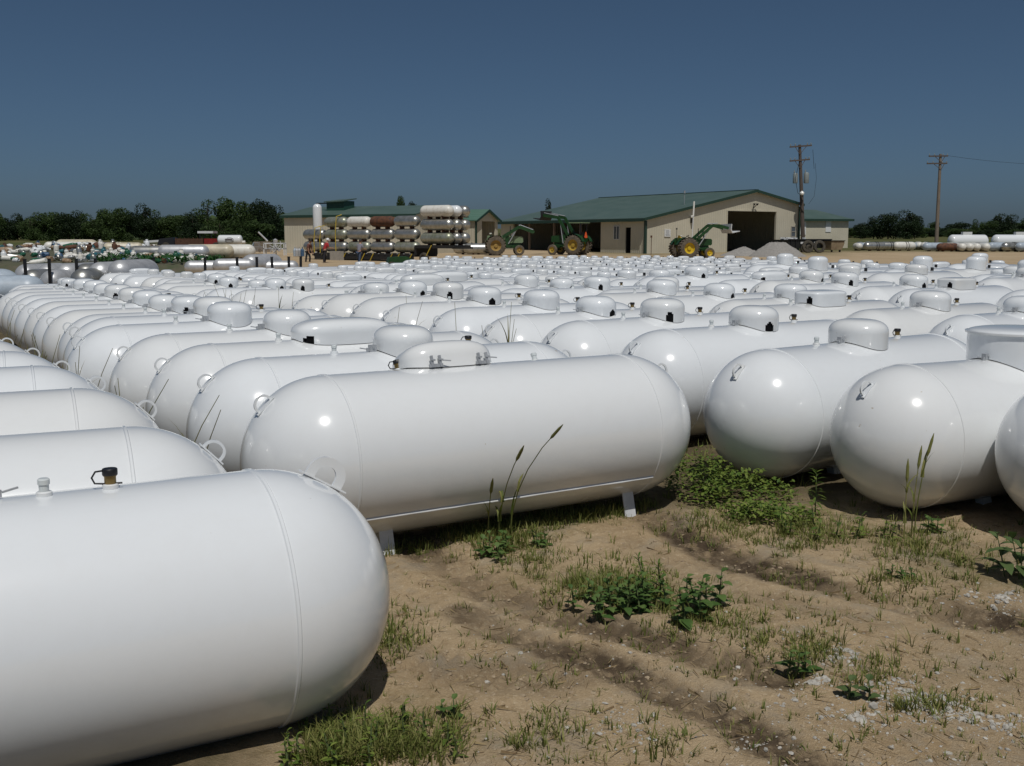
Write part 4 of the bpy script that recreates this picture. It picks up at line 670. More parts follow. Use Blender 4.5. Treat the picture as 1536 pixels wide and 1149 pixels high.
M['weed_stem'] = mat('plant_stem', (.09, .12, .04), .7)
for px, py, h, n_, ll, lw, lab, kw in (
    (905, 915, .11, 7, .07, .04, 'low dark broad-leaved plant at the left end of the track clump', dict(stems=9, spread=.10)),
    (955, 915, .15, 9, .075, .045, 'bushy broad-leaved plant in the middle of the sandy track', dict(stems=13, spread=.12)),
    (990, 895, .24, 26, .09, .014, 'upright weed with narrow pointed leaves rising from the track clump', dict(stems=3, spread=.04, m='weed')),
    (1047, 920, .17, 9, .09, .06, 'dark blue-green broad-leaved plant right of the track clump', dict(stems=7, spread=.08)),
    (1507, 866, .25, 8, .17, .065, 'grey-green plant with big drooping leaves at the right edge', dict(stems=3, spread=.05, m='bindweed')),
    (1222, 772, .30, 44, .11, .014, 'feathery upright weed between two rounded tank ends', dict(m='weed')),
    (1276, 1045, .09, 4, .075, .055, 'small plant with a few heart-shaped leaves beside the white stones', dict(stems=2, m='bindweed')),
    (683, 1080, .07, 4, .06, .04, 'small plant with bright round leaves near the foreground tank', dict(stems=2)),
    (742, 838, .13, 7, .08, .045, 'low dark-leaved plant under the front of the main tank', dict(stems=6, spread=.07)),
    (815, 822, .10, 6, .07, .04, 'small leafy plant just right of the low dark one', dict(stems=3, spread=.05)),
    (600, 1108, .12, 9, .055, .016, 'leafy weed clump in the shade of the foreground tank', dict(stems=12, spread=.11, m='weed')),
    (490, 1147, .10, 9, .055, .018, 'weed at the bottom edge under the foreground tank', dict(stems=12, spread=.12, m='weed')),
    (1395, 795, .12, 5, .08, .055, 'small leafy plant at the foot of the tall grass stalks', dict(stems=3, spread=.03)),
    (1215, 1010, .10, 5, .08, .04, 'small grey-leaved weed left of the pale stones', dict(stems=3, spread=.05)),
    (1190, 800, .13, 7, .08, .04, 'low weed at the edge of the dark wheel track', dict(stems=5, spread=.08, m='weed')),
    (1290, 805, .14, 6, .08, .035, 'low weed in front of the flat-lidded tank', dict(stems=5, spread=.08, m='weed')),
    (1335, 860, .07, 5, .06, .03, 'tiny weed on the dark damp track', dict(stems=4, spread=.05))):
    p = onz(px, py); leafy_plant(p.x, p.y, h, n_, ll, lw, lab, **kw)
# the thick low shrubs right of the main tank
for (cx, cy, rx, ry, h, nn), lab in (((1045, 742, .26, .30, .30, 165), 'dense green weed thicket against the right end of the main tank'),
                                     ((1105, 750, .40, .32, .20, 190), 'spreading low weed thicket left of the dome tank on the weeds'),
                                     ((1150, 778, .30, .18, .12, 150), 'lowest fringe of the weed thicket beside the wheel track')):
    p = onz(cx, cy); b_ = MB(); s_ = MB()
    for i in range(nn):
        a = rnd.uniform(0, 2 * PI); r = rnd.random() ** .5; x, y = rx * r * math.cos(a), ry * r * math.sin(a); hz = h * (1 - .55 * r * r) * rnd.uniform(.15, 1.05)
        if i % 5 == 0: s_.tube([(x * .6, y * .6, -.01), (x, y, hz)], [.004, .0015], 5)
        for q in range(5):
            a2 = rnd.uniform(0, 2 * PI); el = rnd.uniform(-.2, .9); o = Vector((x + rnd.gauss(0, .02), y + rnd.gauss(0, .02), hz + rnd.gauss(0, .02)))
            L = rnd.uniform(.025, .05); leaf(b_, o, o + Vector((math.cos(a2) * math.cos(el), math.sin(a2) * math.cos(el), math.sin(el))) * L, L * .5, rnd.random(), .2, .2)
    t = thing('weed_thicket', (p.x, p.y, ground_z(p.x, p.y)), lab, 'weeds', 0, 'weed thickets by the main tank'); b_.build('leaves', M['weed'], t, fix=False)
# tall grass stalks with seed heads
for px, py, h, az, ln, lab, g in ((1356, 806, .47, 1.2, .06, 'shortest of three grass stalks with seed heads before the right-hand tank', 'seed-headed grass stalks'),
                                  (1367, 803, .54, .6, .10, 'middle grass stalk with seed head before the right-hand tank', 'seed-headed grass stalks'),
                                  (1371, 806, .63, .15, .14, 'tallest grass stalk with seed head before the right-hand tank', 'seed-headed grass stalks'),
                                  (748, 815, .62, -1.1, .50, 'slim grass stalk leaning right in front of the main tank', 'grass stalks before the main tank'),
                                  (765, 812, .74, -.9, .62, 'grass stalk arching far right in front of the main tank', 'grass stalks before the main tank'),
                                  (732, 818, .42, -1.4, .45, 'short thin grass stalk left of the arching ones', 'grass stalks before the main tank')):
    p = onz(px, py); b_ = MB(); z0 = ground_z(p.x, p.y); stem(b_, p.x, p.y, h, az, ln, True)
    b_.v = [(a - p.x, c_ - p.y, d - z0) for a, c_, d in b_.v]; o = b_.build('grass_stalk', M['grass'], fix=False); o.location = (p.x, p.y, z0); tag(o, lab, 'grass stalk', g)

# pale stones
ico = [(0, 0, -1), (.72, -.53, -.45), (-.28, -.85, -.45), (-.89, 0, -.45), (-.28, .85, -.45), (.72, .53, -.45), (.28, -.85, .45), (-.72, -.53, .45), (-.72, .53, .45), (.28, .85, .45), (.89, 0, .45), (0, 0, 1)]
icf = [(0, 1, 2), (1, 0, 5), (0, 2, 3), (0, 3, 4), (0, 4, 5), (1, 5, 10), (2, 1, 6), (3, 2, 7), (4, 3, 8), (5, 4, 9), (1, 10, 6), (2, 6, 7), (3, 7, 8), (4, 8, 9), (5, 9, 10), (6, 10, 11), (7, 6, 11), (8, 7, 11), (9, 8, 11), (10, 9, 11)]
ico = [(a, c_, b_) for a, b_, c_ in ico]
SC = [(1370, 1055, 60, 16, 1), (1325, 1035, 40, 14, .8), (1430, 1075, 60, 12, .7), (1505, 900, 24, 12, .9), (1460, 895, 20, 8, .4), (1265, 985, 28, 14, .6), (1230, 1025, 30, 10, .4), (1185, 1045, 18, 10, .4), (1100, 1000, 10, 6, .5), (1500, 1090, 40, 20, .4), (1130, 1112, 16, 8, .5), (940, 1085, 40, 20, .25), (1290, 1075, 40, 16, .5)]
sm = MB()
for px, py, p in scatter_px(2000, lambda a, b_, p: clump(a, b_, SC) ** .8 + (.05 if a > 1150 else .018) * (1 if b_ > 930 else .3), (700, 1600, 870, 1165)):
    r = rnd.choice((.003, .003, .004, .005, .006, .011)) * rnd.uniform(.7, 1.3) * (1.25 if clump(px, py, SC) > .3 else .8); a = rnd.uniform(0, 6.28); ca, sa = math.cos(a), math.sin(a); z = ground_z(p.x, p.y) + r * .15
    kx, ky, kz = rnd.uniform(.7, 1.5), rnd.uniform(.7, 1.1), rnd.uniform(.5, .9)
    sm.add([(p.x + r * (ca * x * kx - sa * y * ky) + rnd.gauss(0, r * .12), p.y + r * (sa * x * kx + ca * y * ky) + rnd.gauss(0, r * .12), z + r * q * kz) for x, y, q in ico], icf)
tag(link('gravel', sm.mesh('gravel', M['stone'], fix=False)), 'pale crushed stones scattered over the sand at the lower right', 'gravel', kind='stuff')
cm = MB()                                   # clods of the same sand
for px, py, p in scatter_px(1300, lambda a, b_, p: .25 + .75 * clump(a, b_, [(610, 810, 60, 14, 1), (780, 1010, 120, 30, .6), (1150, 850, 180, 30, .6), (960, 790, 60, 20, .8), (700, 860, 80, 30, .5)]), (560, 1600, 770, 1160)):
    r = rnd.choice((.003, .005, .007, .010)) * rnd.uniform(.7, 1.2); z = ground_z(p.x, p.y) + r * .1
    cm.add([(p.x + r * x * 1.2 + rnd.gauss(0, r * .15), p.y + r * y + rnd.gauss(0, r * .15), z + r * q * .7) for x, y, q in ico], icf)
M['clod'] = mat('sand_clod', (.36, .285, .19), .95, scale=18, col2=(.26, .195, .125))
tag(link('clods', cm.mesh('clods', M['clod'], fix=False)), 'crumbly clods of sandy soil along the wheel tracks', 'soil clods', kind='stuff')

dm = MB()                                   # bits of straw and dead stalk lying about
for px, py, p in scatter_px(900, lambda a, b_, p: .2 + .6 * clump(a, b_, GC), (560, 1560, 765, 1155)):
    a = rnd.uniform(0, 3.14); L = rnd.uniform(.02, .09); z = ground_z(p.x, p.y) + .006; w_ = rnd.uniform(.0012, .0028); dx, dy = math.cos(a) * L / 2, math.sin(a) * L / 2
    dm.add([(p.x - dx - dy / L * w_, p.y - dy + dx / L * w_, z), (p.x - dx + dy / L * w_, p.y - dy - dx / L * w_, z), (p.x + dx + dy / L * w_, p.y + dy - dx / L * w_, z + rnd.uniform(-.002, .012)), (p.x + dx - dy / L * w_, p.y + dy + dx / L * w_, z + rnd.uniform(-.002, .012))], [(0, 1, 2, 3)])
M['straw'] = mat('straw', (.40, .31, .16), .9, scale=9, col2=(.16, .10, .05))
tag(link('straw', dm.mesh('straw', M['straw'], fix=False)), 'loose straw and dead stalks littered over the sand', 'straw litter', kind='stuff')
# ------------------------------------------------------------------ buildings
M['wallY'] = ribbed('tan_sheet_side', (.59, .55, .435), 'Y', .30, (.52, .485, .38))
M['roofY'] = ribbed('green_roof_sheet_side', (.068, .110, .092), 'Y', .45, (.092, .135, .116), rough=.45)
def frame_of(p0, p1):
    e = (p1 - p0); e.z = 0; L = e.length; e.normalize(); return e, Vector((-e.y, e.x, 0)), L
def hit(p0, e, px):                       # how far along a wall line a picture column meets it
    k = at(px, 358, 1).x; return (k * p0.y - p0.x) / (e.x - k * e.y)
def zat(px, py, Yd, p0): return at(px, py, Yd).z - p0.z
EX, EY = Vector((1, 0, 0)), Vector((0, 1, 0))

# the big barn
P0 = gp(968, 101); e, nn, W = frame_of(P0, gp(1197, 113)); LB = 25.0
t = thing('metal_barn', P0, 'large tan metal barn with green roof, open bays and a wide open doorway', 'barn', math.atan2(e.y, e.x)); barn = t
zl = zat(968, 328, P0.y, P0); xp = hit(P0, e, 1130); zp = zat(1130, 287, P0.y + e.y * xp, P0); zr = zat(1197, 307, P0.y + e.y * W, P0)
xa, xb = hit(P0, e, 1090), hit(P0, e, 1163); zd = zat(1127, 317, P0.y + e.y * (xa + xb) / 2, P0)
rl = lambda x: zl + (zp - zl) * x / xp if x < xp else zp + (zr - zp) * (x - xp) / (W - xp)
b = MB(); b.prism([(0, -.4), (xa, -.4), (xa, rl(xa)), (0, zl)], (0, 0, 0), EX, EY, .18)
b.prism([(xb, -.4), (W, -.4), (W, zr), (xb, rl(xb))] if xb > xp else [(xb, -.4), (W, -.4), (W, zr), (xp, zp), (xb, rl(xb))], (0, 0, 0), EX, EY, .18)
b.prism([(xa, zd), (xb, zd), (xb, rl(xb)), (xp, zp), (xa, rl(xa))] if xa < xp < xb else [(xa, zd), (xb, zd), (xb, rl(xb)), (xa, rl(xa))], (0, 0, 0), EX, EY, .18)
b.build('gable_wall', M['wall'], t)
MB().prism([(0, -.4), (W, -.4), (W, zr), (xp, zp), (0, zl)], (0, LB - .18, 0), EX, EY, .18).build('gable_wall', M['wall'], t)
side = lambda px: hit(P0, nn, px)
s1, s2 = side(901), side(770); d0, d1 = side(946), side(938); w0, w1 = side(929), side(921)
dz = zat(942, 341, P0.y + nn.y * d0, P0); wz0, wz1 = zat(925, 359, P0.y + nn.y * w0, P0), zat(925, 339, P0.y + nn.y * w0, P0)
b = MB(); q = lambda a, c_, z0, z1: b.box((.09, (a + c_) / 2, (z0 + z1) / 2), (.18, c_ - a, z1 - z0))
q(.18, d0, -.4, zl); q(d0, d1, dz, zl); q(d1, w0, -.4, zl); q(w0, w1, -.4, wz0); q(w0, w1, wz1, zl); q(w1, s1, -.4, zl); b2_ = MB(); b2_.box((.09, (s2 + LB - .18) / 2, (zl - .4) / 2), (.18, LB - .18 - s2, zl + .4)); b2_.build('side_wall', M['wallY'], t)
b.build('side_wall', M['wallY'], t)
MB().box((W - .09, LB / 2, (zr - .4) / 2), (.18, LB - .36, zr + .4)).build('side_wall', M['wallY'], t); MB().box((6, s1 - .09, (zl - .4) / 2), (11.6, .16, zl + .4)).build('inner_wall', M['wall'], t)
wn = MB().box((.06, (w0 + w1) / 2, (wz0 + wz1) / 2), (.06, w1 - w0 + .02, wz1 - wz0 + .02)).build('window', M['window'], t)
b = MB()
for a in (w0, (w0 + w1) / 2, w1): b.box((-.02, a, (wz0 + wz1) / 2), (.05, .06, wz1 - wz0 + .08))
for a in (wz0, wz1): b.box((-.022, (w0 + w1) / 2, a), (.05, w1 - w0, .07))
b.build('frame', M['greysteel'], wn)
MB().box((.55, d1 + .02, dz / 2), (.9, .05, dz - .06)).build('door', M['blacksheet'], t)
b = MB(); ov = .35
for (xa_, za_), (xb_, zb_) in (((-.5, zl - .5 * (zp - zl) / xp), (xp, zp)), ((xp, zp), (W + .4, zr - .4 * (zp - zr) / (W - xp)))):
    b.slab([(xa_, -ov, za_ + .16), (xb_, -ov, zb_ + .16), (xb_, LB + ov, zb_ + .16), (xa_, LB + ov, za_ + .16)], .14)
b.build('roof', M['roofY'], t)
b = MB()
for (xa_, za_), (xb_, zb_) in (((-.5, zl - .5 * (zp - zl) / xp), (xp - .02, zp)), ((xp + .02, zp), (W + .4, zr - .4 * (zp - zr) / (W - xp)))):
    b.bar((xa_, -ov - .03, za_ + .03), (xb_, -ov - .03, zb_ + .03), .05, .26)
b.bar((-.53, -ov, zl - .13), (-.53, LB + ov, zl - .13), .05, .26); b.bar((xp, -ov, zp + .17), (xp, LB + ov, zp + .17), .4, .05)
for x_ in (-.03, W + .03): b.box((x_, -.03, (zl if x_ < 0 else zr) / 2 - .25), (.22, .22, (zl if x_ < 0 else zr) + .1))
b.build('trim', M['trim'], t)
b = MB()
for yy in np.linspace(s1 + 3.5, s2 - 3, 3): b.box((.15, yy, zl / 2), (.2, .2, zl))
b.build('bay_post', M['palewood'], t)
fx0, fx1 = hit(P0, e, 1186), hit(P0, e, 1192); fY = P0.y + e.y * fx0; fz0, fz1 = zat(1189, 355, fY, P0), zat(1189, 340, fY, P0)
wn = MB().box(((fx0 + fx1) / 2, -.02, (fz0 + fz1) / 2), (fx1 - fx0, .05, fz1 - fz0)).build('window', M['window'], t)
b = MB(); b.box(((fx0 + fx1) / 2, -.05, (fz0 + fz1) / 2), (fx1 - fx0, .06, .08))
for a in (fx0, fx1): b.box((a, -.05, (fz0 + fz1) / 2), (.07, .06, fz1 - fz0 + .1))
for a in (fz0, fz1): b.box(((fx0 + fx1) / 2, -.052, a), (fx1 - fx0, .06, .08))
b.build('frame', M['concrete'], wn)
b = MB(); fr = .09
b.box((xa - .04, -.03, zd / 2), (.12, .05, zd)); b.box((xb + .04, -.03, zd / 2), (.12, .05, zd)); b.box(((xa + xb) / 2, -.03, zd + .06), (xb - xa + .2, .05, .12)); b.build('door_frame', M['wall'], t)
MB().box((W / 2, LB / 2, -.12), (W - .4, LB - .4, .3)).build('floor', M['concrete'], t)
b = MB()                                   # work benches and racking just visible in the gloom
for i in range(5): b.box((xa + .6 + i * 1.1, 9 + (i % 2) * .4, .5 + .2 * (i % 3)), (.8, .8, 1 + .4 * (i % 3)))
b.box((xa + 2.5, 11, 2.2), (6, .5, .12)); [b.box((xa + i * 1.9, 11, 1.1), (.1, .4, 2.2)) for i in range(4)]
b.build('workbench', M['greysteel'], t)
b = MB(); lx = hit(P0, e, 1128); lz = zat(1128, 309, P0.y + e.y * lx, P0)
for s_ in (-1, 1): b.tube([(lx, -.02, lz - .25), (lx + s_ * .18, -.3, lz + .1)], .04, 6); b.lathe([(.04, 0), (.12, .12), (.13, .2)], 12, (lx + s_ * .22, -.38, lz + .05))
b.build('floodlight', M['black'], t)
b = MB(); lx = hit(P0, e, 1035.5); lz = zat(1035, 329, P0.y + e.y * lx, P0); b.box((lx, -.14, lz - .1), (.16, .28, .5)); bl = b.build('wall_lamp', M['black'], t)
MB().lathe([(.02, .3), (.16, .22), (.17, .1), (.10, .02)], 12, (lx, -.22, lz + .1)).build('lamp_head', M['lamp'], bl)
b = MB(); ax = hit(P0, e, 1033) + 1.2; az = rl(ax) + .2; b.tube([(ax, 2, az - .1), (ax, 2, az + 1.15)], .035, 6); b.tube([(ax, 2, az + 1.05), (ax, 2, az + 1.32)], [.1, .09], 10); b.build('antenna', M['galv'], t)
# sign on the gable
sx0, sx1 = hit(P0, e, 996), hit(P0, e, 1005); sY = P0.y + e.y * sx0; sz0, sz1 = zat(1000, 355, sY, P0), zat(1000, 344, sY, P0)
c0 = P0 + e * ((sx0 + sx1) / 2) - nn * .05
sg = thing('wall_sign', (c0.x, c0.y, P0.z + sz0), 'small white printed notice board on the tan barn wall', 'sign', math.atan2(e.y, e.x))
MB().box((0, 0, (sz1 - sz0) / 2), (sx1 - sx0, .05, sz1 - sz0)).build('board', M['whitepanel'], sg)
b = MB()
for i in range(5): b.box((rnd.uniform(-.03, .03), -.028, (sz1 - sz0) * (.18 + .16 * i)), ((sx1 - sx0) * rnd.uniform(.5, .72), .006, .045))
b.build('print', M['signlines'], sg)
# slim white pole in front of the barn
p = gp(1037.5, 96); top = at(1040, 302, 96)
t = thing('flag_pole', p, 'slim white pole rising behind the right-hand tractor before the barn', 'pole')
hgt = top.z - p.z; b = MB(); b.tube([(0, 0, 0), (.1, 0, hgt * .72)], .05, 8); b.build('pole', M['whitepanel'], t); MB().tube([(.1, 0, hgt * .72), (.15, 0, hgt)], .075, 8).build('sleeve', M['lamp'], t)
b = MB(); b.tube([(0, 0, 0), (0, 0, 1.6)], .03, 6); b.box((0, 0, 1.65), (.16, .1, .2)); o = b.build('marker_post', M['rust']); q = gp(977, 97); o.location = q; tag(o, 'small dark marker post at the barn corner', 'post')

# the long workshop on the left
A0 = gp(427, 104); e, nn, W = frame_of(A0, gp(622, 97.6)); t = thing('workshop', A0, 'long low tan workshop with green roof and rooftop housing on the left', 'workshop', math.atan2(e.y, e.x))
ze = zat(427, 324.5, A0.y, A0); D = 9.5; zk = zat(452, 312.8, A0.y + nn.y * D / 2, A0)
for y_ in (.09, D - .09): MB().box((W / 2, y_, ze / 2 - .2), (W, .18, ze + .4)).build('wall', M['wall'], t)
for x_ in (0.01, W - .19): MB().prism([(0.18, -.4), (D - .18, -.4), (D - .18, ze), (D / 2, zk), (0.18, ze)], (x_, 0, 0), EY, EX, .18).build('gable_wall', M['wallY'], t)
b = MB(); g = (zk - ze) / (D / 2)
b.slab([(-.3, -.25, ze - .25 * g + .15), (W + .3, -.25, ze - .25 * g + .15), (W + .3, D / 2, zk + .15), (-.3, D / 2, zk + .15)], .12); b.slab([(-.3, D / 2, zk + .15), (W + .3, D / 2, zk + .15), (W + .3, D + .6, ze - .6 * g + .15), (-.3, D + .6, ze - .6 * g + .15)], .12)
b.build('roof', M['roof'], t)
b = MB(); b.bar((-.3, -.28, ze - .25 * g), (W + .3, -.28, ze - .25 * g), .06, .24); b.bar((-.33, -.25, ze - .25 * g + .03), (-.33, D / 2, zk + .03), .05, .22); b.build('trim', M['trim'], t)
cx0, cx1 = hit(A0 + nn * 2.2, e, 491), hit(A0 + nn * 2.2, e, 517); cY = A0.y + nn.y * 2.2 + e.y * cx0; cz0, cz1 = zat(503, 317.5, cY, A0), zat(503, 301.5, cY, A0)
cu = MB().box(((cx0 + cx1) / 2, 3.1, (cz0 + cz1) / 2 - .2), (cx1 - cx0, 1.8, cz1 - cz0 + .4)).build('roof_housing', M['cupola'], t)
MB().slab([(cx0 - .15, 1.95, cz1 - .05), (cx1 + .15, 1.95, cz1 + .02), (cx1 + .15, 4.2, cz1 + .3), (cx0 - .15, 4.2, cz1 + .2)], .1).build('housing_roof', M['roof'], cu)
b = MB(); b.tube([(cx0 - 1.5, 2.6, cz1 - .2), (cx0, 2.6, cz1 - .2)], .06, 8); b.build('vent_pipe', M['black'], cu)

# the small gabled shed between the workshop and the barn
A1 = gp(714, 108); e, nn, W = frame_of(A1, gp(746.5, 112.2)); t = thing('gabled_shed', A1, 'small grey-roofed tan shed with a dark doorway in its gable', 'shed', math.atan2(e.y, e.x))
ze = zat(714, 330, A1.y, A1); xp_ = hit(A1, e, 733); zk = zat(733, 316, A1.y + e.y * xp_, A1); xp_ = W / 2; D = 8
da, db = hit(A1, e, 723), W - .5; zh = ze - .1
b = MB(); rr = lambda x: ze + (zk - ze) * (x / xp_ if x < xp_ else (W - x) / (W - xp_))
b.prism([(0, -.4), (da, -.4), (da, rr(da)), (0, ze)], (0, 0, 0), EX, EY, .15); b.prism([(db, -.4), (W, -.4), (W, ze), (db, rr(db))], (0, 0, 0), EX, EY, .15); b.prism([(da, zh), (db, zh), (db, rr(db)), (xp_, zk), (da, rr(da))], (0, 0, 0), EX, EY, .15)
b.build('gable_wall', M['wall'], t); MB().prism([(0, -.4), (W, -.4), (W, ze), (xp_, zk), (0, ze)], (0, D - .15, 0), EX, EY, .15).build('gable_wall', M['wall'], t)
[MB().box((x_, D / 2, ze / 2 - .2), (.15, D - .3, ze + .4)).build('side_wall', M['wallY'], t) for x_ in (.075, W - .075)]
b = MB(); g = (zk - ze) / xp_
b.slab([(-.3, -.3, ze - .3 * g + .14), (xp_, -.3, zk + .14), (xp_, D + .3, zk + .14), (-.3, D + .3, ze - .3 * g + .14)], .12); b.slab([(xp_, -.3, zk + .14), (W + .3, -.3, ze - .3 * g + .14), (W + .3, D + .3, ze - .3 * g + .14), (xp_, D + .3, zk + .14)], .12); b.build('roof', M['roofold'], t)
b = MB(); b.bar((-.3, -.33, ze - .3 * g + .02), (xp_, -.33, zk + .02), .05, .22); b.bar((xp_, -.33, zk + .02), (W + .3, -.33, ze - .3 * g + .02), .05, .22); b.box((-.02, -.03, ze / 2 - .1), (.2, .14, ze + .2)); b.build('trim', M['trim'], t)
MB().box((W / 2, D / 2, -.12), (W - .4, D - .4, .2)).build('floor', M['concrete'], t)

# the annex right of the barn
A2 = gp(1180, 128); e, nn, W = frame_of(A2, gp(1272, 130)); t = thing('annex_building', A2, 'low tan annex with hipped green roof and white panels right of the barn', 'building', math.atan2(e.y, e.x))
ze = zat(1240, 329, 129, A2); D = 11; zk = zat(1215, 314.5, 134.5, A2); hx = hit(A2 + nn * D / 2, e, 1221)
[MB().box((W / 2, y_, ze / 2 - .3), (W, .18, ze + .6)).build('wall', M['wall'], t) for y_ in (.09, D - .09)]
[MB().box((x_, D / 2, ze / 2 - .3), (.18, D - .36, ze + .6)).build('side_wall', M['wallY'], t) for x_ in (.09, W - .09)]
z0 = ze + .02; v = [(-.4, -.35, z0), (W + .5, -.35, z0), (W + .5, D + .6, z0), (-.4, D + .6, z0), (-.4, D / 2, zk), (hx, D / 2, zk)]
v2 = [(x, y, z - .12) for x, y, z in v]
MB().add(v + v2, [(0, 1, 5, 4), (1, 2, 5), (2, 3, 4, 5), (0, 4, 3), (6, 7, 1, 0), (7, 8, 2, 1), (8, 9, 3, 2), (9, 6, 0, 3), (9, 8, 7, 6)]).build('roof', M['roof'], t)
b = MB(); b.bar((-.4, -.39, z0 - .1), (W + .5, -.39, z0 - .1), .05, .26); b.bar((W + .54, -.35, z0 - .1), (W + .54, D + .6, z0 - .1), .05, .26); b.build('trim', M['trim'], t)
for pa, pb, ya, yb in ((1198, 1208, 332, 352), (1237.5, 1245.5, 331.5, 348)):
    x0, x1 = hit(A2, e, pa), hit(A2, e, pb); MB().box(((x0 + x1) / 2, -.03, (zat(pa, ya, 129, A2) + zat(pa, yb, 129, A2)) / 2), (x1 - x0, .06, zat(pa, ya, 129, A2) - zat(pa, yb, 129, A2))).build('panel', M['whitepanel'], t)

# upright white tank by the workshop
p = gp(477, 92); r = (at(484, 350, 92).x - at(470.3, 350, 92).x) / 2; zt = at(477, 305.5, 92).z - p.z
t = thing('upright_tank', p, 'tall upright white tank with rounded top against the workshop wall', 'storage tank')
b = MB(); b.lathe([(.02, zt)] + [(r * math.sin(PI / 2 * k / 8), zt - r * .9 * (1 - math.cos(PI / 2 * k / 8))) for k in range(1, 9)] + [(r, .9), (r * .7, .6), (.02, .5)], 32); b.build('shell', M['white'], t, 50)
for a in range(3): MB().bar((.8 * r * math.cos(a * 2.1), .8 * r * math.sin(a * 2.1), 0), (.8 * r * math.cos(a * 2.1), .8 * r * math.sin(a * 2.1), 1.2), .1).build('leg', M['greysteel'], t)
MB().lathe([(.07, 0), (.07, .12)], 12, (0, -r * .55, zt - .42)).build('fitting', M['brass'], t)

# ------------------------------------------------------------------ poles and wires
def crossarm(b, z, L, rz): b.box((0, 0, z), (L, .12, .14), rz)
b0 = gp(1206, 112); tp = at(1199.5, 217, 112); lean = Vector((tp.x - b0.x, 0, tp.z - b0.z))
t = thing('utility_pole', b0, 'leaning utility pole with two transformers and a lamp beside the annex', 'utility pole', 0, 'utility poles')
MB().tube([Vector((0, 0, -.3)), lean * .5, lean], [.24, .20, .15], 12).build('pole', M['wood'], t, 50)
def up(k): return lean * k
for yy, a, c_ in ((220, 1184, 1217), (241, 1184, 1214)):
    z = at(1200, yy, 112).z - b0.z; k = z / lean.z; x0 = at(a, yy, 112).x - b0.x; x1 = at(c_, yy, 112).x - b0.x
    arm = MB().bar((x0, -.16, z - .05), (x1, -.16, z + .12), .12, .15).build('crossarm', M['wood'], t)
    b = MB()
    for q_ in (.04, .25, .8, .96): b.lathe([(.05, 0), (.07, .06), (.04, .1), (.06, .16), (.03, .22)], 8, (x0 + (x1 - x0) * q_, -.16, z + .05 + .14 * q_))
    b.build('insulators', M['xfmr'], arm)
    b = MB(); b.bar((lean.x * k, -.16, z - .8), (x0 + (x1 - x0) * .25, -.16, z - .02), .05); b.bar((lean.x * k, -.16, z - .8), (x0 + (x1 - x0) * .75, -.16, z), .05); b.build('brace', M['wood'], arm)
for px, y0, y1, rr_ in ((1192.5, 275, 260, .25), (1209, 275, 259, .27)):
    z0, z1 = at(px, y0, 112).z - b0.z, at(px, y1, 112).z - b0.z; x = at(px, 270, 112).x - b0.x
    tr = MB().lathe([(rr_ * .9, z0), (rr_, z0 + .08), (rr_, z1 - .1), (rr_ * .8, z1), (.05, z1 + .04)], 20, (x, -.1, 0)).build('transformer', M['xfmr'], t, 40)
    MB().lathe([(.05, z1), (.07, z1 + .1), (.04, z1 + .3)], 8, (x - .12, -.1, 0)).build('bushing', M['xfmr'], tr)
z = at(1202, 289, 112).z - b0.z; k = z / lean.z
MB().bar((lean.x * k, -.1, z + .1), (lean.x * k - .1, -.55, z + .15), .06).build('lamp_arm', M['galv'], t)
MB().lathe([(.05, z + .15), (.22, z), (.24, z - .12), (.18, z - .25), (.04, z - .3)], 14, (lean.x * k - .1, -.6, 0)).build('lamp_head', M['lamp'], t, 40)
b = MB(); zz = at(1200, 245, 112).z - b0.z
b.tube([(.8, -.3, zz), (.95, -.4, zz - 1.6), (.8, -.35, zz - 3.4), (.3, -.2, zz - 4.2)], .014, 5); b.tube([(-.9, -.3, zz), (-1.25, -.35, zz - 1.6), (-.9, -.3, zz - 3.1), (-.25, -.2, zz - 3.4)], .025, 5); b.tube([(.5, -.25, zz + 1.4), (.7, -.3, zz - .6)], .02, 5); b.tube([(-.35, -.3, zz - 3.8), (-.6, -.3, zz - 4.6), (-.2, -.2, zz - 5.1)], .05, 5)
b.build('cables', M['black'], t)
b2 = gp(1405, 122); tp2 = at(1404, 231, 122); H2 = tp2.z - b2.z
t = thing('utility_pole', b2, 'straight utility pole with two bare crossarms at the grass edge', 'utility pole', 0, 'utility poles')
MB().tube([(0, 0, -.3), (-.05, 0, H2 * .5), (-.08, 0, H2)], [.23, .19, .14], 12).build('pole', M['palewood'], t, 50)
for yy, a, c_ in ((234.5, 1392.5, 1421), (245.5, 1389.5, 1420)):
    z = at(1404, yy, 122).z - b2.z; x0, x1 = at(a, yy, 122).x - b2.x, at(c_, yy, 122).x - b2.x
    arm = MB().bar((x0, -.15, z), (x1, -.15, z + .03), .12, .15).build('crossarm', M['wood'], t); b = MB()
    for q_ in (.03, .3, .75, .97): b.lathe([(.05, 0), (.07, .06), (.04, .1), (.06, .16), (.03, .22)], 8, (x0 + (x1 - x0) * q_, -.15, z + .07))
    b.build('insulators', M['xfmr'], arm); b = MB(); b.bar((0, -.15, z - .7), (x0 * .5, -.15, z - .05), .05); b.bar((0, -.15, z - .7), (x1 * .5, -.15, z - .05), .05); b.build('brace', M['wood'], arm)
p0, p1 = at(1421, 233.5, 122), at(1700, 240, 175); b = MB(); b.tube([p0.lerp(p1, k / 14) - Vector((0, 0, .9 * 4 * (k / 14) * (1 - k / 14))) for k in range(15)], .016, 5); tag(b.build('overhead_wire', M['black']), 'thin overhead wire running right from the straight utility pole', 'wire')

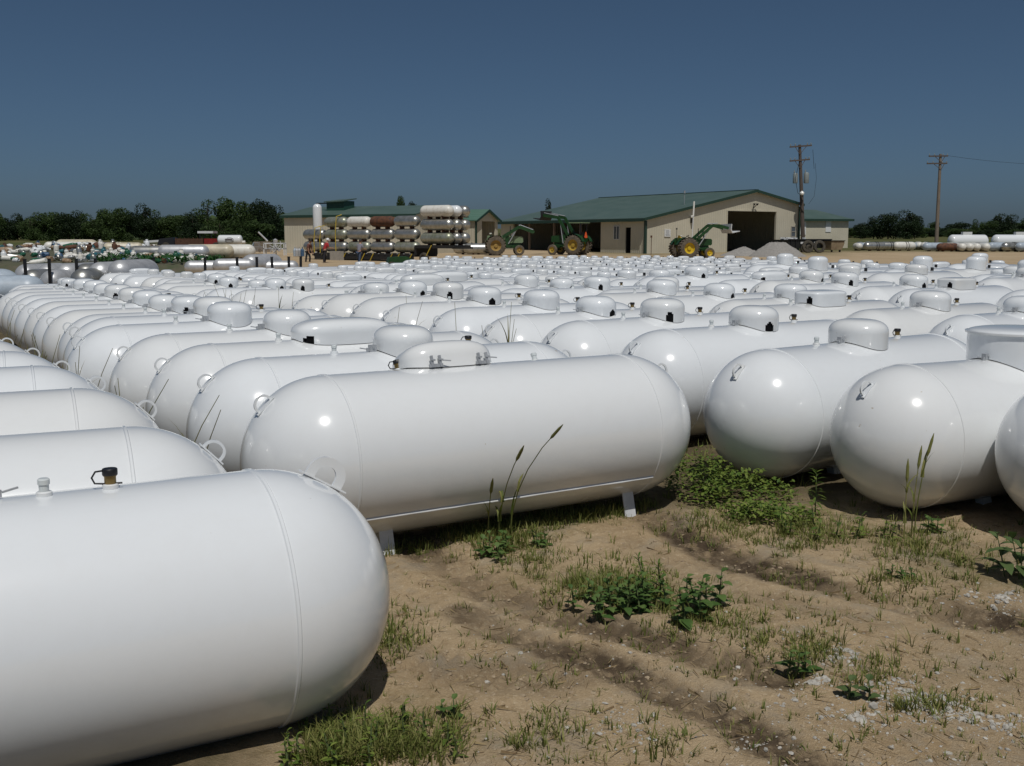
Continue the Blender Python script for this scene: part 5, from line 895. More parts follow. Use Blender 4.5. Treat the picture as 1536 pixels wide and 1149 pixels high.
# ------------------------------------------------------------------ gravel heaps, bin, trailer by the barn
def heap(cx, Yd, rx, ry, h, top, lab, name='gravel_pile', m='gravelpile', seed=1, grp='gravel piles before the barn'):
    p = gp(cx, Yd); v = []; f = []; nr, na = 14, 40; r2 = random.Random(seed)
    for i in range(nr + 1):
        t_ = i / nr
        for k in range(na):
            a = 2 * PI * k / na; w_ = 1 + .12 * math.sin(2 * a + seed) + .06 * math.sin(5 * a + seed * 2); z = h * min(1, (1 - t_) / (1 - top)) if t_ > top else h * (1 - .04 * t_)
            v.append((rx * t_ * w_ * math.cos(a), ry * t_ * w_ * math.sin(a), z * (1 + r2.uniform(-.05, .05)) - (.12 if i == nr else 0) + r2.uniform(-.03, .03)))
    for i in range(nr):
        for k in range(na): f.append((i * na + k, i * na + (k + 1) % na, (i + 1) * na + (k + 1) % na, (i + 1) * na + k))
    o = MB().add(v, f).build(name, M[m], None, 60); o.location = p; return tag(o, lab, 'gravel pile', grp)
heap(1116, 93, 1.9, 1.7, .78, .05, 'small pointed pile of grey gravel before the dark barn doorway', seed=2)
heap(1166, 91, 2.75, 2.4, 1.18, .28, 'larger flat-topped pile of grey gravel right of the pointed one', seed=5)
def wheel(b, c, r, w_, n=28, axis='Y', hub=False):
    k0 = len(b.f); pr = [(r * .58, -w_ / 2), (r * .8, -w_ * .53), (r * .95, -w_ * .46), (r, -w_ * .30), (r, w_ * .30), (r * .95, w_ * .46), (r * .8, w_ * .53), (r * .58, w_ / 2), (r * .56, 0)]
    o = len(b.v); b.lathe(pr, n, c, axis); b.f = b.f[:-2]; m_ = len(pr)
    for k in range(n): b.f.append((o + (m_ - 1) * n + k, o + (m_ - 1) * n + (k + 1) % n, o + (k + 1) % n, o + k))
    if hub: b.lathe([(r * .57, -w_ * .3), (r * .57, w_ * .3)], n, c, axis)
p = gp(1182, 106); q = gp(1247, 109); e, nn, W = frame_of(p, q); z1 = at(1215, 359.5, 107).z - p.z
t = thing('dump_trailer', p, 'long black open trailer with two spare tyres leaning on it, white scrap heaped on top', 'trailer', math.atan2(e.y, e.x)); t.scale = (1, 1, 1)
b = MB(); b.box((W / 2, 0, z1 / 2 + .2), (W, .1, z1 - .4)); b.box((W / 2, 2.2, z1 / 2 + .2), (W, .1, z1 - .4)); b.box((.05, 1.1, z1 / 2 + .2), (.1, 2.1, z1 - .4)); b.box((W - .05, 1.1, z1 / 2 + .2), (.1, 2.1, z1 - .4)); b.box((W / 2, 1.1, .45), (W - .2, 2.1, .1)); b.build('box', M['blacksheet'], t)
b = MB()
for i in range(9): b.box((W * (i + .5) / 9, -.08, z1 / 2 + .2), (.08, .07, z1 - .45))
b.bar((0, -.07, z1 + .02), (W, -.07, z1 + .02), .14, .1); b.build('ribs', M['black'], t)
for x in (W * .35, W * .47): b = MB(); wheel(b, (x, -.1, .35), .42, .25, hub=True); b.build('wheel', M['tyre'], t, 40)
for pa in ((1199, 1206), (1219, 1226)):
    x = hit(p, e, sum(pa) / 2); MB().box((x, -.13, z1 - .32), (.5, .02, .2)).build('label_plate', M['whitepanel'], t)
b = MB()
for i in range(26): b.box((rnd.uniform(.5, 2.9), rnd.uniform(.4, 1.8), z1 - .05 + rnd.uniform(0, .22)), (rnd.uniform(.15, .6), rnd.uniform(.1, .4), rnd.uniform(.05, .2)), rnd.uniform(0, 3))
b.build('scrap_load', M['whitepanel'], t)
for i, px in enumerate((1213, 1230)):
    q_ = gp(px, 104.5); b = MB(); wheel(b, (0, 0, .62), .62, .28, 32); o = b.build('spare_tyre', M['tyre'], None, 40); o.location = q_; o.rotation_euler = (R_(-8), 0, .15); tag(o, ('left', 'right')[i] + ' one of two big black tyres leaning on the black trailer', 'tyre', 'spare tyres')
p = gp(1247.5, 106.5); q = gp(1267, 107); e, nn, W = frame_of(p, q); z1 = at(1257, 361.5, 106).z - p.z
t = thing('dumpster', p, 'rusty brown skip with sloping end beside the black trailer', 'skip', math.atan2(e.y, e.x))
MB().prism([(0, .25), (W * .82, .25), (W, z1 - .25), (W, z1), (0, z1)], (0, 0, 0), EX, EY, 1.6).build('bin', M['brown'], t); MB().box((W / 2, .8, z1 + .03), (W + .1, 1.75, .07)).build('lid', M['black'], t)
for x in (.2, W * .75): MB().box((x, .2, .1), (.14, .14, .4)).build('foot', M['black'], t)
# ------------------------------------------------------------------ tractors
def tractor(loc, rz, s, label, rim='yellow', tyre='tyre', hood='green', duals=False, canopy=False, smv=False, arm=((.55, 1.35), (1.9, 2.25), (3.1, 2.0)), bucket=True, fender='green', bw=1.9):
    t = thing('tractor', loc, label, 'tractor', rz, 'green tractors', s); RR, FR = .80, .42
    b = MB(); b.box((.9, 0, .82), (2.3, .42, .44)); b.box((-.05, 0, .95), (.7, .6, .55)); b.box((1.95, 0, .6), (.25, .9, .18)); b.tube([(0, -.85, RR), (0, .85, RR)], .13, 10); b.tube([(1.95, -.72, FR + .02), (1.95, .72, FR + .02)], .06, 8); b.build('chassis', M['green'], t)
    MB().prism([(.45, 1.02), (2.2, 1.02), (2.3, 1.1), (2.28, 1.5), (2.2, 1.55), (.55, 1.62), (.45, 1.55)], (0, -.29, 0), EX, EY, .58).build('hood', M[hood], t)
    b = MB(); b.box((2.31, 0, 1.28), (.04, .46, .36)); b.build('grille', M['black'], t)
    for sy in (-1, 1):
        offs = [.80] + ([1.28] if duals else [])
        for o_ in offs:
            b = MB(); wheel(b, (0, sy * o_, RR), RR * .97, .40, 40)
            for k in range(22):
                a = 2 * PI * k / 22
                for d in (-1, 1): aa = a + (.07 if d > 0 else 0); b.box((RR * .975 * math.cos(aa), sy * o_ + d * .10, RR + RR * .975 * math.sin(aa)), (.10, .21, .055), ax=Matrix.Rotation(-aa, 3, 'Y') @ Matrix.Rotation(d * .5, 3, 'X'))
            ty = b.build('rear_wheel', M[tyre], t, 40)
            b = MB(); b.lathe([(.47, -.14), (.47, .14), (.40, .12), (.36, .03), (.16, .0), (.15, .09), (.02, .10)] if sy < 0 else [(.47, .14), (.47, -.14), (.40, -.12), (.36, -.03), (.16, 0), (.15, -.09), (.02, -.10)], 28, (0, sy * o_, RR), 'Y'); b.build('rim', M[rim], ty, 40)
        b = MB(); wheel(b, (1.95, sy * .72, FR), FR, .22, 28); ty = b.build('front_wheel', M[tyre], t, 40)
        b = MB(); b.lathe([(.24, -.09), (.24, .09), (.2, .07), (.1, .02), (.08, .07), (.02, .08)] if sy < 0 else [(.24, .09), (.24, -.09), (.2, -.07), (.1, -.02), (.08, -.07), (.02, -.08)], 20, (1.95, sy * .72, FR), 'Y'); b.build('rim', M[rim], ty, 40)
        b = MB(); v = []; f = []
        for k in range(9):
            a = R_(35 + 125 * k / 8); r_ = RR + .10
            for y in (.48, .98): v.append((r_ * math.cos(a), sy * y, RR + r_ * math.sin(a)))
        for k in range(8): f.append((2 * k, 2 * k + 1, 2 * k + 3, 2 * k + 2))
        v2 = [(x, y, z - .03) for x, y, z in v]; b.add(v, f); b.add(v2, [q[::-1] for q in f]); b.box((-.1, sy * .48, 1.35), (1.1, .03, .55)); b.build('fender', M[fender], t)
    b = MB(); b.box((-.15, 0, 1.38), (.48, .5, .12)); b.box((-.38, 0, 1.62), (.1, .5, .42)); b.build('seat', M['yellow' if duals else 'black'], t)
    b = MB(); b.tube([(.5, 0, 1.4), (.32, 0, 1.78)], .025, 6); pts = [(.30 + .19 * math.cos(a) * .5, .19 * math.sin(a), 1.78 + .19 * math.cos(a) * .35) for a in np.linspace(0, 2 * PI, 17)]; b.tube(pts, .018, 6); b.build('steering_wheel', M['black'], t)
    b = MB(); b.tube([(1.25, .12, 1.5), (1.25, .12, 2.1)], .045, 8); b.tube([(1.25, .12, 2.1), (1.25, .12, 2.4)], .03, 8); b.build('exhaust', M['black'], t)
    if duals: b = MB(); b.tube([(1.65, -.1, 1.5), (1.65, -.1, 2.0)], .06, 8); b.tube([(1.65, -.1, 2.0), (1.65, -.1, 2.15)], .09, 8); b.tube([(-.5, .4, 1.4), (-.5, .4, 2.3)], .02, 6); b.lathe([(.06, 2.3), (.07, 2.4), (.03, 2.45)], 8, (-.5, .4, 0)); b.build('air_cleaner', M['black'], t)
    b = MB()
    for sy in (-1, 1): b.box((.95, sy * .52, 1.15), (.30, .12, 1.0)); b.bar((.95, sy * .5, .75), (2.0, sy * .4, .85), .10); b.bar((.95, sy * .30, .8), (.95, sy * .52, .8), .12)
    b.build('loader_frame', M['green'], t)
    for sy in (-1, 1):
        b = MB(); pts = [Vector((x, sy * .60, z)) for x, z in arm]
        for a, c_ in zip(pts[:-1], pts[1:]): b.bar(a, c_, .11, .22)
        ar = b.build('loader_arm', M['green'], t)
        b = MB(); b.tube([(1.05, sy * .60, .95), pts[0].lerp(pts[1], .8) - Vector((0, 0, .1))], [.05, .03], 8); b.tube([pts[1] + Vector((0, 0, .14)), pts[2] + Vector((-.1, 0, .2))], [.045, .03], 8); b.build('ram', M['galv'], ar)
    if bucket:
        x, z = arm[-1]; MB().add([(x + a, y, z + c_) for y in (-bw / 2, bw / 2) for a, c_ in ((0, .35), (-.05, -.1), (.1, -.4), (.75, -.25), (.72, -.20), (.14, -.33), (.02, -.08), (.06, .33))], [(7, 6, 5, 4, 3, 2, 1, 0), tuple(range(8, 16))] + [(i, (i + 1) % 8, 8 + (i + 1) % 8, 8 + i) for i in range(8)]).build('bucket', M['greysteel' if duals else 'trailer'], t)
    if canopy:
        b = MB(); [b.bar((-.45, sy * .55, 1.1), (-.5, sy * .55, 2.55), .09) for sy in (-1, 1)]; b.bar((-.5, -.6, 2.5), (-.5, .6, 2.5), .09); b.build('roll_bar', M['black'], t); MB().box((-.1, 0, 2.58), (1.3, 1.25, .07)).build('canopy', M['palegreen'], t)
    if smv:
        b = MB(); tri = [(-.26, 0), (-.2, -.08), (.2, -.08), (.26, 0), (.05, .40), (-.05, .40)]; b.prism(tri, (-.72, 0, 1.45), EY, EX, .02); b.build('warning_triangle', M['orange'], t); b = MB(); b.bar((-.68, 0, .9), (-.68, 0, 1.5), .06); b.build('bracket', M['green'], t)
    else: MB().lathe([(.05, 0), (.1, .05), (.1, .12)], 10, (-.42, -.5, 1.72)).build('work_lamp', M['lamp'], t)
    return t
tractor(gp(743, 95), R_(4), 1.08, 'green tractor facing right with dusty yellow wheels and pale fenders', 'tanyellow', 'dirtytyre', 'palegreen', fender='palegreen', arm=((.6, 1.5), (2.0, 2.35), (3.2, 1.9)), bucket=False)
tractor(gp(867, 96), R_(150), 1.12, 'green tractor facing left with raised loader, canopy and orange warning triangle', 'midyellow', 'dirtytyre', canopy=True, smv=True, arm=((.55, 1.5), (1.5, 3.0), (2.9, 3.2)))
tractor(gp(1026, 86.5), R_(10), 1.0, 'green tractor with bright yellow wheels reaching its loader into the barn doorway', 'yellow', 'dirtytyre', duals=True, arm=((.95, 1.55), (2.2, 2.62), (2.75, 2.62), (3.6, 2.4)), bw=2.3)

# ------------------------------------------------------------------ loaded trailer with old steel tanks
YT = 76.0; th = R_(-36); au = Vector((math.cos(th), math.sin(th), 0)); an = Vector((-au.y, au.x, 0))
base = gp(651, YT - .6); base.z = 0.05
t = thing('flatbed_trailer', base, 'long black drop-deck trailer loaded with stacked old steel tanks', 'trailer', th)
zlow = at(560, 380, 78).z - base.z; zhi = at(651, 367.5, YT).z - base.z
b = MB(); b.box((-7.0, 1.1, zlow - .12), (10.6, 2.5, .22)); b.box((-.1, 1.1, zhi - .12), (3.2, 2.5, .22)); b.box((-1.7, 1.1, (zlow + zhi) / 2 - .1), (.2, 2.4, zhi - zlow)); b.box((1.7, 1.1, zhi - .2), (1.0, 1.2, .12)); b.bar((-12, -.17, zlow - .34), (-1.8, -.17, zlow - .34), .08, .25); b.build('deck', M['trailer'], t)
b = MB(); [b.box((-12 + i * .62, -.2, zlow - .02), (.12, .06, .06)) for i in range(17)]; b.build('stake_pocket', M['galv'], t)
for x in (-11.0, -9.9, -.9):
    b = MB(); wheel(b, (x, -.05, .36), .38, .28, 24, hub=True); b.build('wheel', M['tyre'], t, 40)
for x, z0, z1, dx in ((-11.95, zlow, zlow + 2.0, 0), (-11.3, zlow, zlow + 2.1, 0), (-9.6, zlow - .1, zlow + 2.85, 0)):
    b = MB(); b.tube([(x, -.24, z0), (x - .03, -.24, z1 * .6), (x + .08, -.2, z1 - .1), (x + .15, .3, z1 + .04)], .032, 6); b.build('strap', M['strap'], t)
for x in (-8.6, -6.6, -5.7, -3.8, -3.1, -1.9, -.05):
    z = zhi if x > -1 else zlow; b = MB(); b.bar((x - .42, -.30, z - .75), (x, -.23, z - .02), .06, .05); b.build('tie_bar', M['strap'], t)
b = MB(); b.box((-9.3, -.45, .42), (1.1, .4, .75)); b.build('tool_box', M['concrete'], t)
def old_tank_meshes(name, R, Lc, legs=True):
    sh = shell_mesh('shell', 40, 8, R=R, z=R + .07, lc=Lc, material='silver'); lg = []
    for sx in (-1, 1):
        m_ = MB(); m_.box((sx * Lc * .62, 0, .06), (.10, R * 1.1, .26)); lg.append(m_.mesh('leg', M['rust']))
    cp = MB().lathe([(.06, 2 * R + .06), (.06, 2 * R + .12), (.03, 2 * R + .13)], 10, (.1, 0, 0)).mesh('valve_cap', M['black']); return sh, lg, cp
OT = {'L': old_tank_meshes('l', .40, .78), 'R': old_tank_meshes('r', .41, 1.05)}
def old_tank(loc, rz, k, m, label, group, s=1.0, cap=False, name='old_tank'):
    t = thing(name, loc, label, 'steel tank', rz, group, s); sh, lg, cp = OT[k]; swap_mat(link('shell', sh, t), M[m])
    for q in lg: link('leg', q, t)
    if cap: link('valve_cap', cp, t)
    return t
COLN = {'silver': 'bare grey steel', 'silvergreen': 'mossy grey steel', 'oldwhite': 'old white', 'rust': 'rusty brown', 'white': 'white', 'silverclean': 'pale steel', 'cream': 'cream', 'bluegrey': 'blue-grey'}
rows = [('silver silver silvergreen silver silvergreen', 'bottom'), ('silver silvergreen silver silver silver', 'middle'), ('silvergreen oldwhite rust silver', 'top')]
pitch_l = 2.40; hl = .93
for r, (cols, nm) in enumerate(rows):
    cl = cols.split(); off = 5 - len(cl)
    for i, m_ in enumerate(cl):
        k = i + off; p = base + au * (-2.85 - (4 - k) * pitch_l) + an * .35; p.z = base.z + zlow + r * hl
        old_tank(p, th + rnd.uniform(-.01, .01), 'L', m_, '%s tank in the %s layer on the trailer, %s from the left' % (COLN[m_], nm, ORD[i + 1]), 'tanks stacked on the trailer', 1.0, r == 2 and i == 0)
for r, cols in enumerate((('silvergreen', 'silver', 'silver'), ('silver', 'silver', 'silver'), ('oldwhite', 'white', 'silver'))):
    for k, m_ in enumerate(cols):
        p = base + an * (.35 + k * .86) + au * (0 + .05 * k); p.z = base.z + zhi + r * .96
        old_tank(p, th, 'R', m_, '%s tank on the raised front deck, %s layer, %s from the viewer' % (COLN[m_], ('bottom', 'middle', 'top')[r], ('nearest', 'second', 'third')[k]), 'tanks stacked on the raised deck', 1.0)
for px, Yd, rz, m_, lab in ((722, 97, .1, 'silver', 'bare steel tank on the ground behind the left tractor wheel'), (706, 98, .3, 'silver', 'bare steel tank on the ground beside the trailer front')):
    old_tank(gp(px, Yd), rz, 'R', m_, lab, 'steel tanks by the tractor', 1.15, True)

# ------------------------------------------------------------------ people by the trailer
def person(loc, rz, s, label, shirt, legs, hat, bend=.12, reach=True):
    t = thing('person', loc, label, 'person', rz, None, s)
    def skin(name, pts, edges, rad, m, parent, sub=2):
        me = bpy.data.meshes.new(name); me.from_pydata(pts, edges, []); o = link(name, me, parent); o.modifiers.new('skin', 'SKIN')
        for i, r in enumerate(rad): me.skin_vertices[0].data[i].radius = (r, r) if not isinstance(r, tuple) else r
        me.skin_vertices[0].data[0].use_root = True; sb = o.modifiers.new('sub', 'SUBSURF'); sb.levels = sb.render_levels = sub; me.materials.append(M[m]); o.modifiers['skin'].use_smooth_shade = True; return o
    bx = bend
    P = [(0, 0, .95), (bx * .3, 0, 1.12), (bx * .7, 0, 1.36), (bx, 0, 1.48), (bx * 1.1, 0, 1.56), (bx * 1.25 + .02, 0, 1.64), (bx * 1.3, 0, 1.72)]
    E_ = [(i, i + 1) for i in range(6)]; Rr = [(.15, .12), (.14, .11), (.17, .12), (.10, .09), .055, (.085, .10), (.075, .085)]
    SH = [(0, 0, .93), (bx * .3, 0, 1.12), (bx * .7, 0, 1.37), (bx, 0, 1.47)]; ES = [(0, 1), (1, 2), (2, 3)]; RS = [(.165, .135), (.155, .125), (.185, .135), (.09, .09)]
    TRO = [(0, 0, .96)]; ET = []; RT = [(.16, .13)]
    for sy in (-1, 1):
        i0 = len(P); hx = .28 if reach else .04; hz_ = 1.12 if reach else .80
        P += [(bx * .8, sy * .19, 1.42), (bx * .8 + .03, sy * .25, 1.16), (bx + hx, sy * .22, hz_), (bx + hx + .07, sy * .21, hz_ - .02)]; E_ += [(2, i0), (i0, i0 + 1), (i0 + 1, i0 + 2), (i0 + 2, i0 + 3)]; Rr += [.065, .045, .030, (.038, .02)]
        for k in range(5):
            j = len(P); w_ = (k - 1.5) * .02; hx2, L = bx + hx + .10, (.045, .06, .055, .045, .035)[k]
            if k < 4: P += [(hx2, sy * .21 + w_, hz_ - .03), (hx2 + L * .6, sy * .21 + w_ * 1.15, hz_ - .05), (hx2 + L, sy * .21 + w_ * 1.2, hz_ - .09)]
            else: P += [(hx2 - .07, sy * .21 - sy * .03, hz_ - .03), (hx2 - .04, sy * .21 - sy * .05, hz_ - .05), (hx2 - .01, sy * .21 - sy * .055, hz_ - .07)]
            E_ += [(i0 + 3, j), (j, j + 1), (j + 1, j + 2)]; Rr += [.010, .009, .007]
        i1 = len(P); st = .10 * sy
        P += [(0, sy * .09, .88), (st + .03, sy * .11, .48), (st - .02, sy * .12, .09), (st + .14, sy * .13, .04)]; E_ += [(0, i1), (i1, i1 + 1), (i1 + 1, i1 + 2), (i1 + 2, i1 + 3)]; Rr += [.09, .055, .04, (.035, .03)]
        k1 = len(TRO); TRO += [(0, sy * .09, .87), (st + .03, sy * .11, .48), (st - .02, sy * .12, .10)]; ET += [(0, k1), (k1, k1 + 1), (k1 + 1, k1 + 2)]; RT += [.105, .075, .068]
        k2 = len(SH); SH += [(bx * .8, sy * .20, 1.42), (bx * .8 + .03, sy * .255, 1.18)]; ES += [(2, k2), (k2, k2 + 1)]; RS += [.082, .065]
    skin('body', P, E_, Rr, 'skin', t, 1); skin('shirt', SH, ES, RS, shirt, t); skin('trousers', TRO, ET, RT, legs, t)
    hc = Vector((bx * 1.3, 0, 1.70)); b = MB(); b.lathe([(.115, -.03), (.118, .03), (.10, .09), (.06, .125), (.005, .135)], 18, hc)
    if hat: b.box(hc + Vector((.13, 0, .005)), (.12, .16, .015)); b.build('cap', M['whitecloth'], t, 60)
    else: b.build('hair', M['hair'], t, 60)
    b = MB()
    for sy in (-1, 1): b.box((.05 + .10 * sy, sy * .125, .045), (.27, .10, .09)); 
    b.build('shoes', M['darkcloth'], t)
    b = MB(); b.box(hc + Vector((.11, 0, -.07)), (.03, .025, .04)); [b.box(hc + Vector((.095, sy * .035, -.035)), (.012, .03, .012)) for sy in (-1, 1)]; b.box(hc + Vector((.098, 0, -.115)), (.012, .05, .01)); [b.box(hc + Vector((0, sy * .105, -.06)), (.03, .02, .06)) for sy in (-1, 1)]; b.build('face', M['skin'], t)
    return t
person(gp(486, 74.5, -.06), R_(35), .98, 'person in a red shirt and white cap beside the trailer tail', 'redshirt', 'darkcloth', True, .22)
person(gp(538, 74, -.12), R_(60), .97, 'person in a grey top and blue jeans standing at the trailer side', 'greyshirt', 'denim', False, .16)
person(gp(461, 76.5, -.12), R_(-20), .95, 'person in a brown top at the far left end of the trailer', 'brownshirt', 'darkcloth', False, .2, False)
# ------------------------------------------------------------------ grey-blue and bare steel tanks at the left edge
def plain_tank(loc, rz, s, m, label, group, k='L', cap=False, squash=None):
    t = old_tank(loc, rz, k, m, label, group, s, cap); return t
for x, Yd, rz, lab, sc in ((-14.6, 27.6, .16, 'blue-grey tank at the left edge, behind the others', 1.12), (-13.9, 25.4, .18, 'blue-grey tank at the left edge, nearest and lowest', .95), (-13.2, 26.4, .12, 'blue-grey tank at the left edge, between two others', .98)):
    plain_tank((x, Yd, 0), rz, sc, 'bluegrey', lab, 'blue-grey tanks at the left edge', 'R')
# rounded bare steel ends beyond the fence posts
mb_px = [(46, 397), (76, 397), (104, 396), (131, 396), (157, 394), (184, 391), (52, 407), (80, 406), (126, 404)]
for i, (px, py) in enumerate(mb_px):
    Yd = 34 + (i < 6) * 1.5 - .02 * px; p = at(px, py, Yd); s = .95
    t = plain_tank((p.x, Yd + .9, max(0, p.z - .85 * s)), R_(78) + rnd.uniform(-.12, .12), s, rnd.choice(['silverclean', 'silverclean', 'silver']), 'bare steel tank end gleaming behind the fence posts at the far left', 'steel tank ends behind the fence posts', 'L')
for px, py, Yd, rz, s, lab in ((388, 381, 46, 1.2, 1.05, 'large shiny steel tank end right of the others by the fence'), (345, 388, 44, .35, .75, 'flat-lying steel tank between two fence posts'), (300, 391, 44, .2, .7, 'flat-lying steel tank left of the shiny large one'), (415, 391, 46, .3, .7, 'low steel tank nearest the workshop corner')):
    p = at(px, py, Yd); plain_tank((p.x, Yd + .6, max(0, p.z - .88 * s)), rz, s, 'silverclean', lab, 'steel tanks along the fence', 'L')
for i, px in enumerate((36, 71, 112, 142, 171, 205, 228, 305, 355, 384, 408, 432, 449)):
    Yd = 31.5 + i * .62; zt = at(px, 389.5 - .35 * i, Yd).z; p = gp(px, Yd)
    b = MB(); b.box((0, 0, zt / 2), (.09, .09, zt)); b.box((0, 0, zt + .012), (.11, .11, .02)); o = b.build('fence_post', M['black']); o.location = (p.x, Yd, 0); o.rotation_euler = (rnd.uniform(-.03, .03), rnd.uniform(-.03, .03), .3)
    tag(o, 'thin dark fence post, %s from the left in the line before the scrap' % ORD[i + 1], 'fence post', 'dark fence posts')

# ------------------------------------------------------------------ scrap gas bottles on their bank
v = []; f = []; nxs, nys = 40, 24
def bank_y(px, r): return 391 - (26 if px < 200 else 26 - (px - 200) * .09) * r
for j in range(-1, nys + 1):
    r = max(0, j) / nys; Yd = 52 + 44 * r - (1.6 if j < 0 else 0)
    for i in range(nxs + 1):
        px = -70 + 470 * i / nxs; p = at(px, bank_y(px, r) + 5, Yd); edge = min(1, (400 - px) / 60)
        v.append((p.x, Yd, -.25 if j < 0 else max(-.1, p.z * edge - (1 - edge) * .3) + rnd.uniform(-.06, .06)))
for j in range(nys + 1):
    for i in range(nxs): a = j * (nxs + 1) + i; f.append((a, a + 1, a + nxs + 2, a + nxs + 1))
o0 = len(v)
M['bank'] = mat('scrap_bank_soil', (.11, .095, .065), .95, scale=1.2, col2=(.06, .075, .035))
tag(MB().add(v, f).build('earth_bank', M['bank'], None, 60), 'low earth bank under the scrap gas bottles', 'earth bank', kind='structure')
def bottle_mesh(nm, r, h):
    b = MB(); b.lathe([(r * .8, 0), (r * .8, .03), (r, .06)] + [(r, h * .72)] + [(r * math.cos(PI / 2 * k / 5), h * .72 + h * .2 * math.sin(PI / 2 * k / 5)) for k in range(1, 5)] + [(.04, h * .92), (.04, h)], 14)
    b.lathe([(r * .55, h * .9), (r * .55, h * 1.08), (r * .5, h * 1.08), (r * .5, h * .9)], 14); return b.mesh(nm, M['oldwhite'], 40)
BM = [bottle_mesh('gas_bottle', .16, .42), bottle_mesh('gas_bottle', .19, .62), bottle_mesh('gas_bottle', .19, 1.05)]
BC = [('oldwhite', 'white'), ('silver', 'grey steel'), ('teal', 'teal'), ('bottleblue', 'blue'), ('bottlegreen', 'green'), ('bottletan', 'tan'), ('rust', 'rusty'), ('white', 'bright white')]
for i in range(290):
    r = (i + rnd.random()) / 290; px = rnd.uniform(-25, 318 - 30 * r); Yd = 53 + 41 * r
    p = at(px, bank_y(px, r) + 4.5, Yd); k = rnd.choices((0, 1, 2), (.5, .38, .12))[0]
    wts = (.30, .24, .12, .06, .08, .10, .05, .05) if r < .45 else (.34, .2, .08, .05, .03, .12, .06, .2)
    c_, nm = rnd.choices(BC, wts)[0]; s = .78 + .35 * r
    o = link('gas_bottle', BM[k]); swap_mat(o, M[c_]); o.location = (p.x, Yd, p.z + .0); o.scale = (s, s, s)
    lie = rnd.random() < .78 or k == 2; o.rotation_euler = (R_(rnd.uniform(75, 100)) if lie else rnd.uniform(-.3, .3), 0, rnd.uniform(0, 6.28))
    if lie: o.location.z += .15 * s
    tag(o, 'small %s gas bottle %s on the far-left scrap heap' % (nm, 'lying tumbled' if lie else 'standing upright'), 'gas bottle', 'scrap gas bottles on the bank')
sc_ = MB()
for _ in range(260):
    px = rnd.uniform(150, 330); r = rnd.uniform(.0, .35); p = at(px, bank_y(px, r) + 4, 52 + 44 * r)
    for q in range(4):
        a = rnd.uniform(0, 6.28); leaf(sc_, (p.x + rnd.gauss(0, .2), p.y + rnd.gauss(0, .2), p.z + rnd.uniform(0, .25)), (p.x + rnd.gauss(0, .2) + .2 * math.cos(a), p.y + .2 * math.sin(a), p.z + rnd.uniform(.05, .4)), .12, rnd.random())
tag(link('ground_cover', sc_.mesh('ground_cover', M['scrub'], fix=False)), 'bright green weeds growing along the foot of the scrap bank', 'weeds', kind='stuff')
# long tanks lying on and behind the bank
for px, py, Yd, rz, s, m_, lab in ((115, 367.5, 97, .05, 1.3, 'cream', 'long cream tank topping the scrap heap'), (92, 369, 96, .5, 1.0, 'oldwhite', 'short white tank at the left end of the long cream one'), (140, 369.5, 96, -.2, 1.0, 'oldwhite', 'short white tank at the right end of the long cream one'),
                                   (230, 378, 72, .05, 1.1, 'silver', 'long steel tank on the scrap bank, left of two in line'), (275, 377.5, 72, .05, 1.2, 'silverclean', 'long steel tank on the scrap bank, right of two in line'), (313, 376.5, 74, .03, 1.2, 'cream', 'mossy cream tank on the bank, left of a matching white one'), (346, 376.5, 75, .03, 1.2, 'oldwhite', 'off-white tank on the bank right of the mossy cream one'),
                                   (185, 371.5, 88, .3, 1.1, 'cream', 'cream tank half buried among the scrap bottles'), (162, 369, 95, .2, .9, 'rust', 'rusty tank lying at the back of the scrap heap')):
    p = at(px, py, Yd); plain_tank((p.x, Yd, p.z - .5 * s), rz, s, m_, lab, 'odd tanks on the scrap bank', 'R')
# vehicles and frames beyond the scrap
p = gp(238, 112); p.z = at(238, 367, 112).z - .6
t = thing('white_trailer', p, 'low trailer with a long white flat roof beyond the scrap heap', 'trailer', .05); b = MB(); b.box((0, 0, .98), (2.7, 1.6, .22), ax=Matrix.Rotation(-.06, 3, 'Y')); b.build('roof', M['whitepanel'], t); MB().box((.1, 0, .45), (2.3, 1.4, .55)).build('body', M['cream'], t)
[MB().lathe([(.28, -.1), (.28, .1)], 16, (x, -.75, .1), 'Y').build('wheel', M['tyre'], t) for x in (-.5, .5)]; [MB().bar((x, -.6, .6), (x, -.6, .95), .08).build('support', M['galv'], t) for x in (-1.0, 1.1)]
p = gp(290, 110); p.z = at(290, 372, 110).z; t = thing('farm_truck', p, 'old truck with rust-brown bed, black bonnet and red cab under a white roof', 'truck', 0)
MB().add([(-3.5, -.9, .3), (-1.7, -.9, .3), (-1.7, .9, .3), (-3.5, .9, .3), (-3.3, -.8, .95), (-1.9, -.8, 1.1), (-1.9, .8, 1.1), (-3.3, .8, .95)], [(0, 3, 2, 1), (4, 5, 6, 7), (0, 1, 5, 4), (1, 2, 6, 5), (2, 3, 7, 6), (3, 0, 4, 7)]).build('bonnet', M['black'], t)
b = MB(); b.box((-.15, -.95, .62), (2.9, .08, .7)); b.box((-.15, .95, .62), (2.9, .08, .7)); b.box((-.15, 0, .35), (2.9, 1.8, .1)); [b.box((-1.5 + .45 * i, -1.0, .65), (.06, .06, .85)) for i in range(7)]; b.build('bed', M['rustbrown'], t)
b = MB(); b.box((2.1, 0, .6), (1.5, 1.7, .75)); b.box((3.2, 0, .75), (.7, 1.6, 1.1)); b.build('cab', M['redpaint'], t); b = MB(); b.box((1.5, 0, 1.62), (1.6, 1.7, .22)); b.build('cab_roof', M['whitepanel'], t); [MB().bar((x, y, .9), (x, y, 1.55), .08).build('roof_post', M['black'], t) for x in (.9, 2.1) for y in (-.75, .75)]
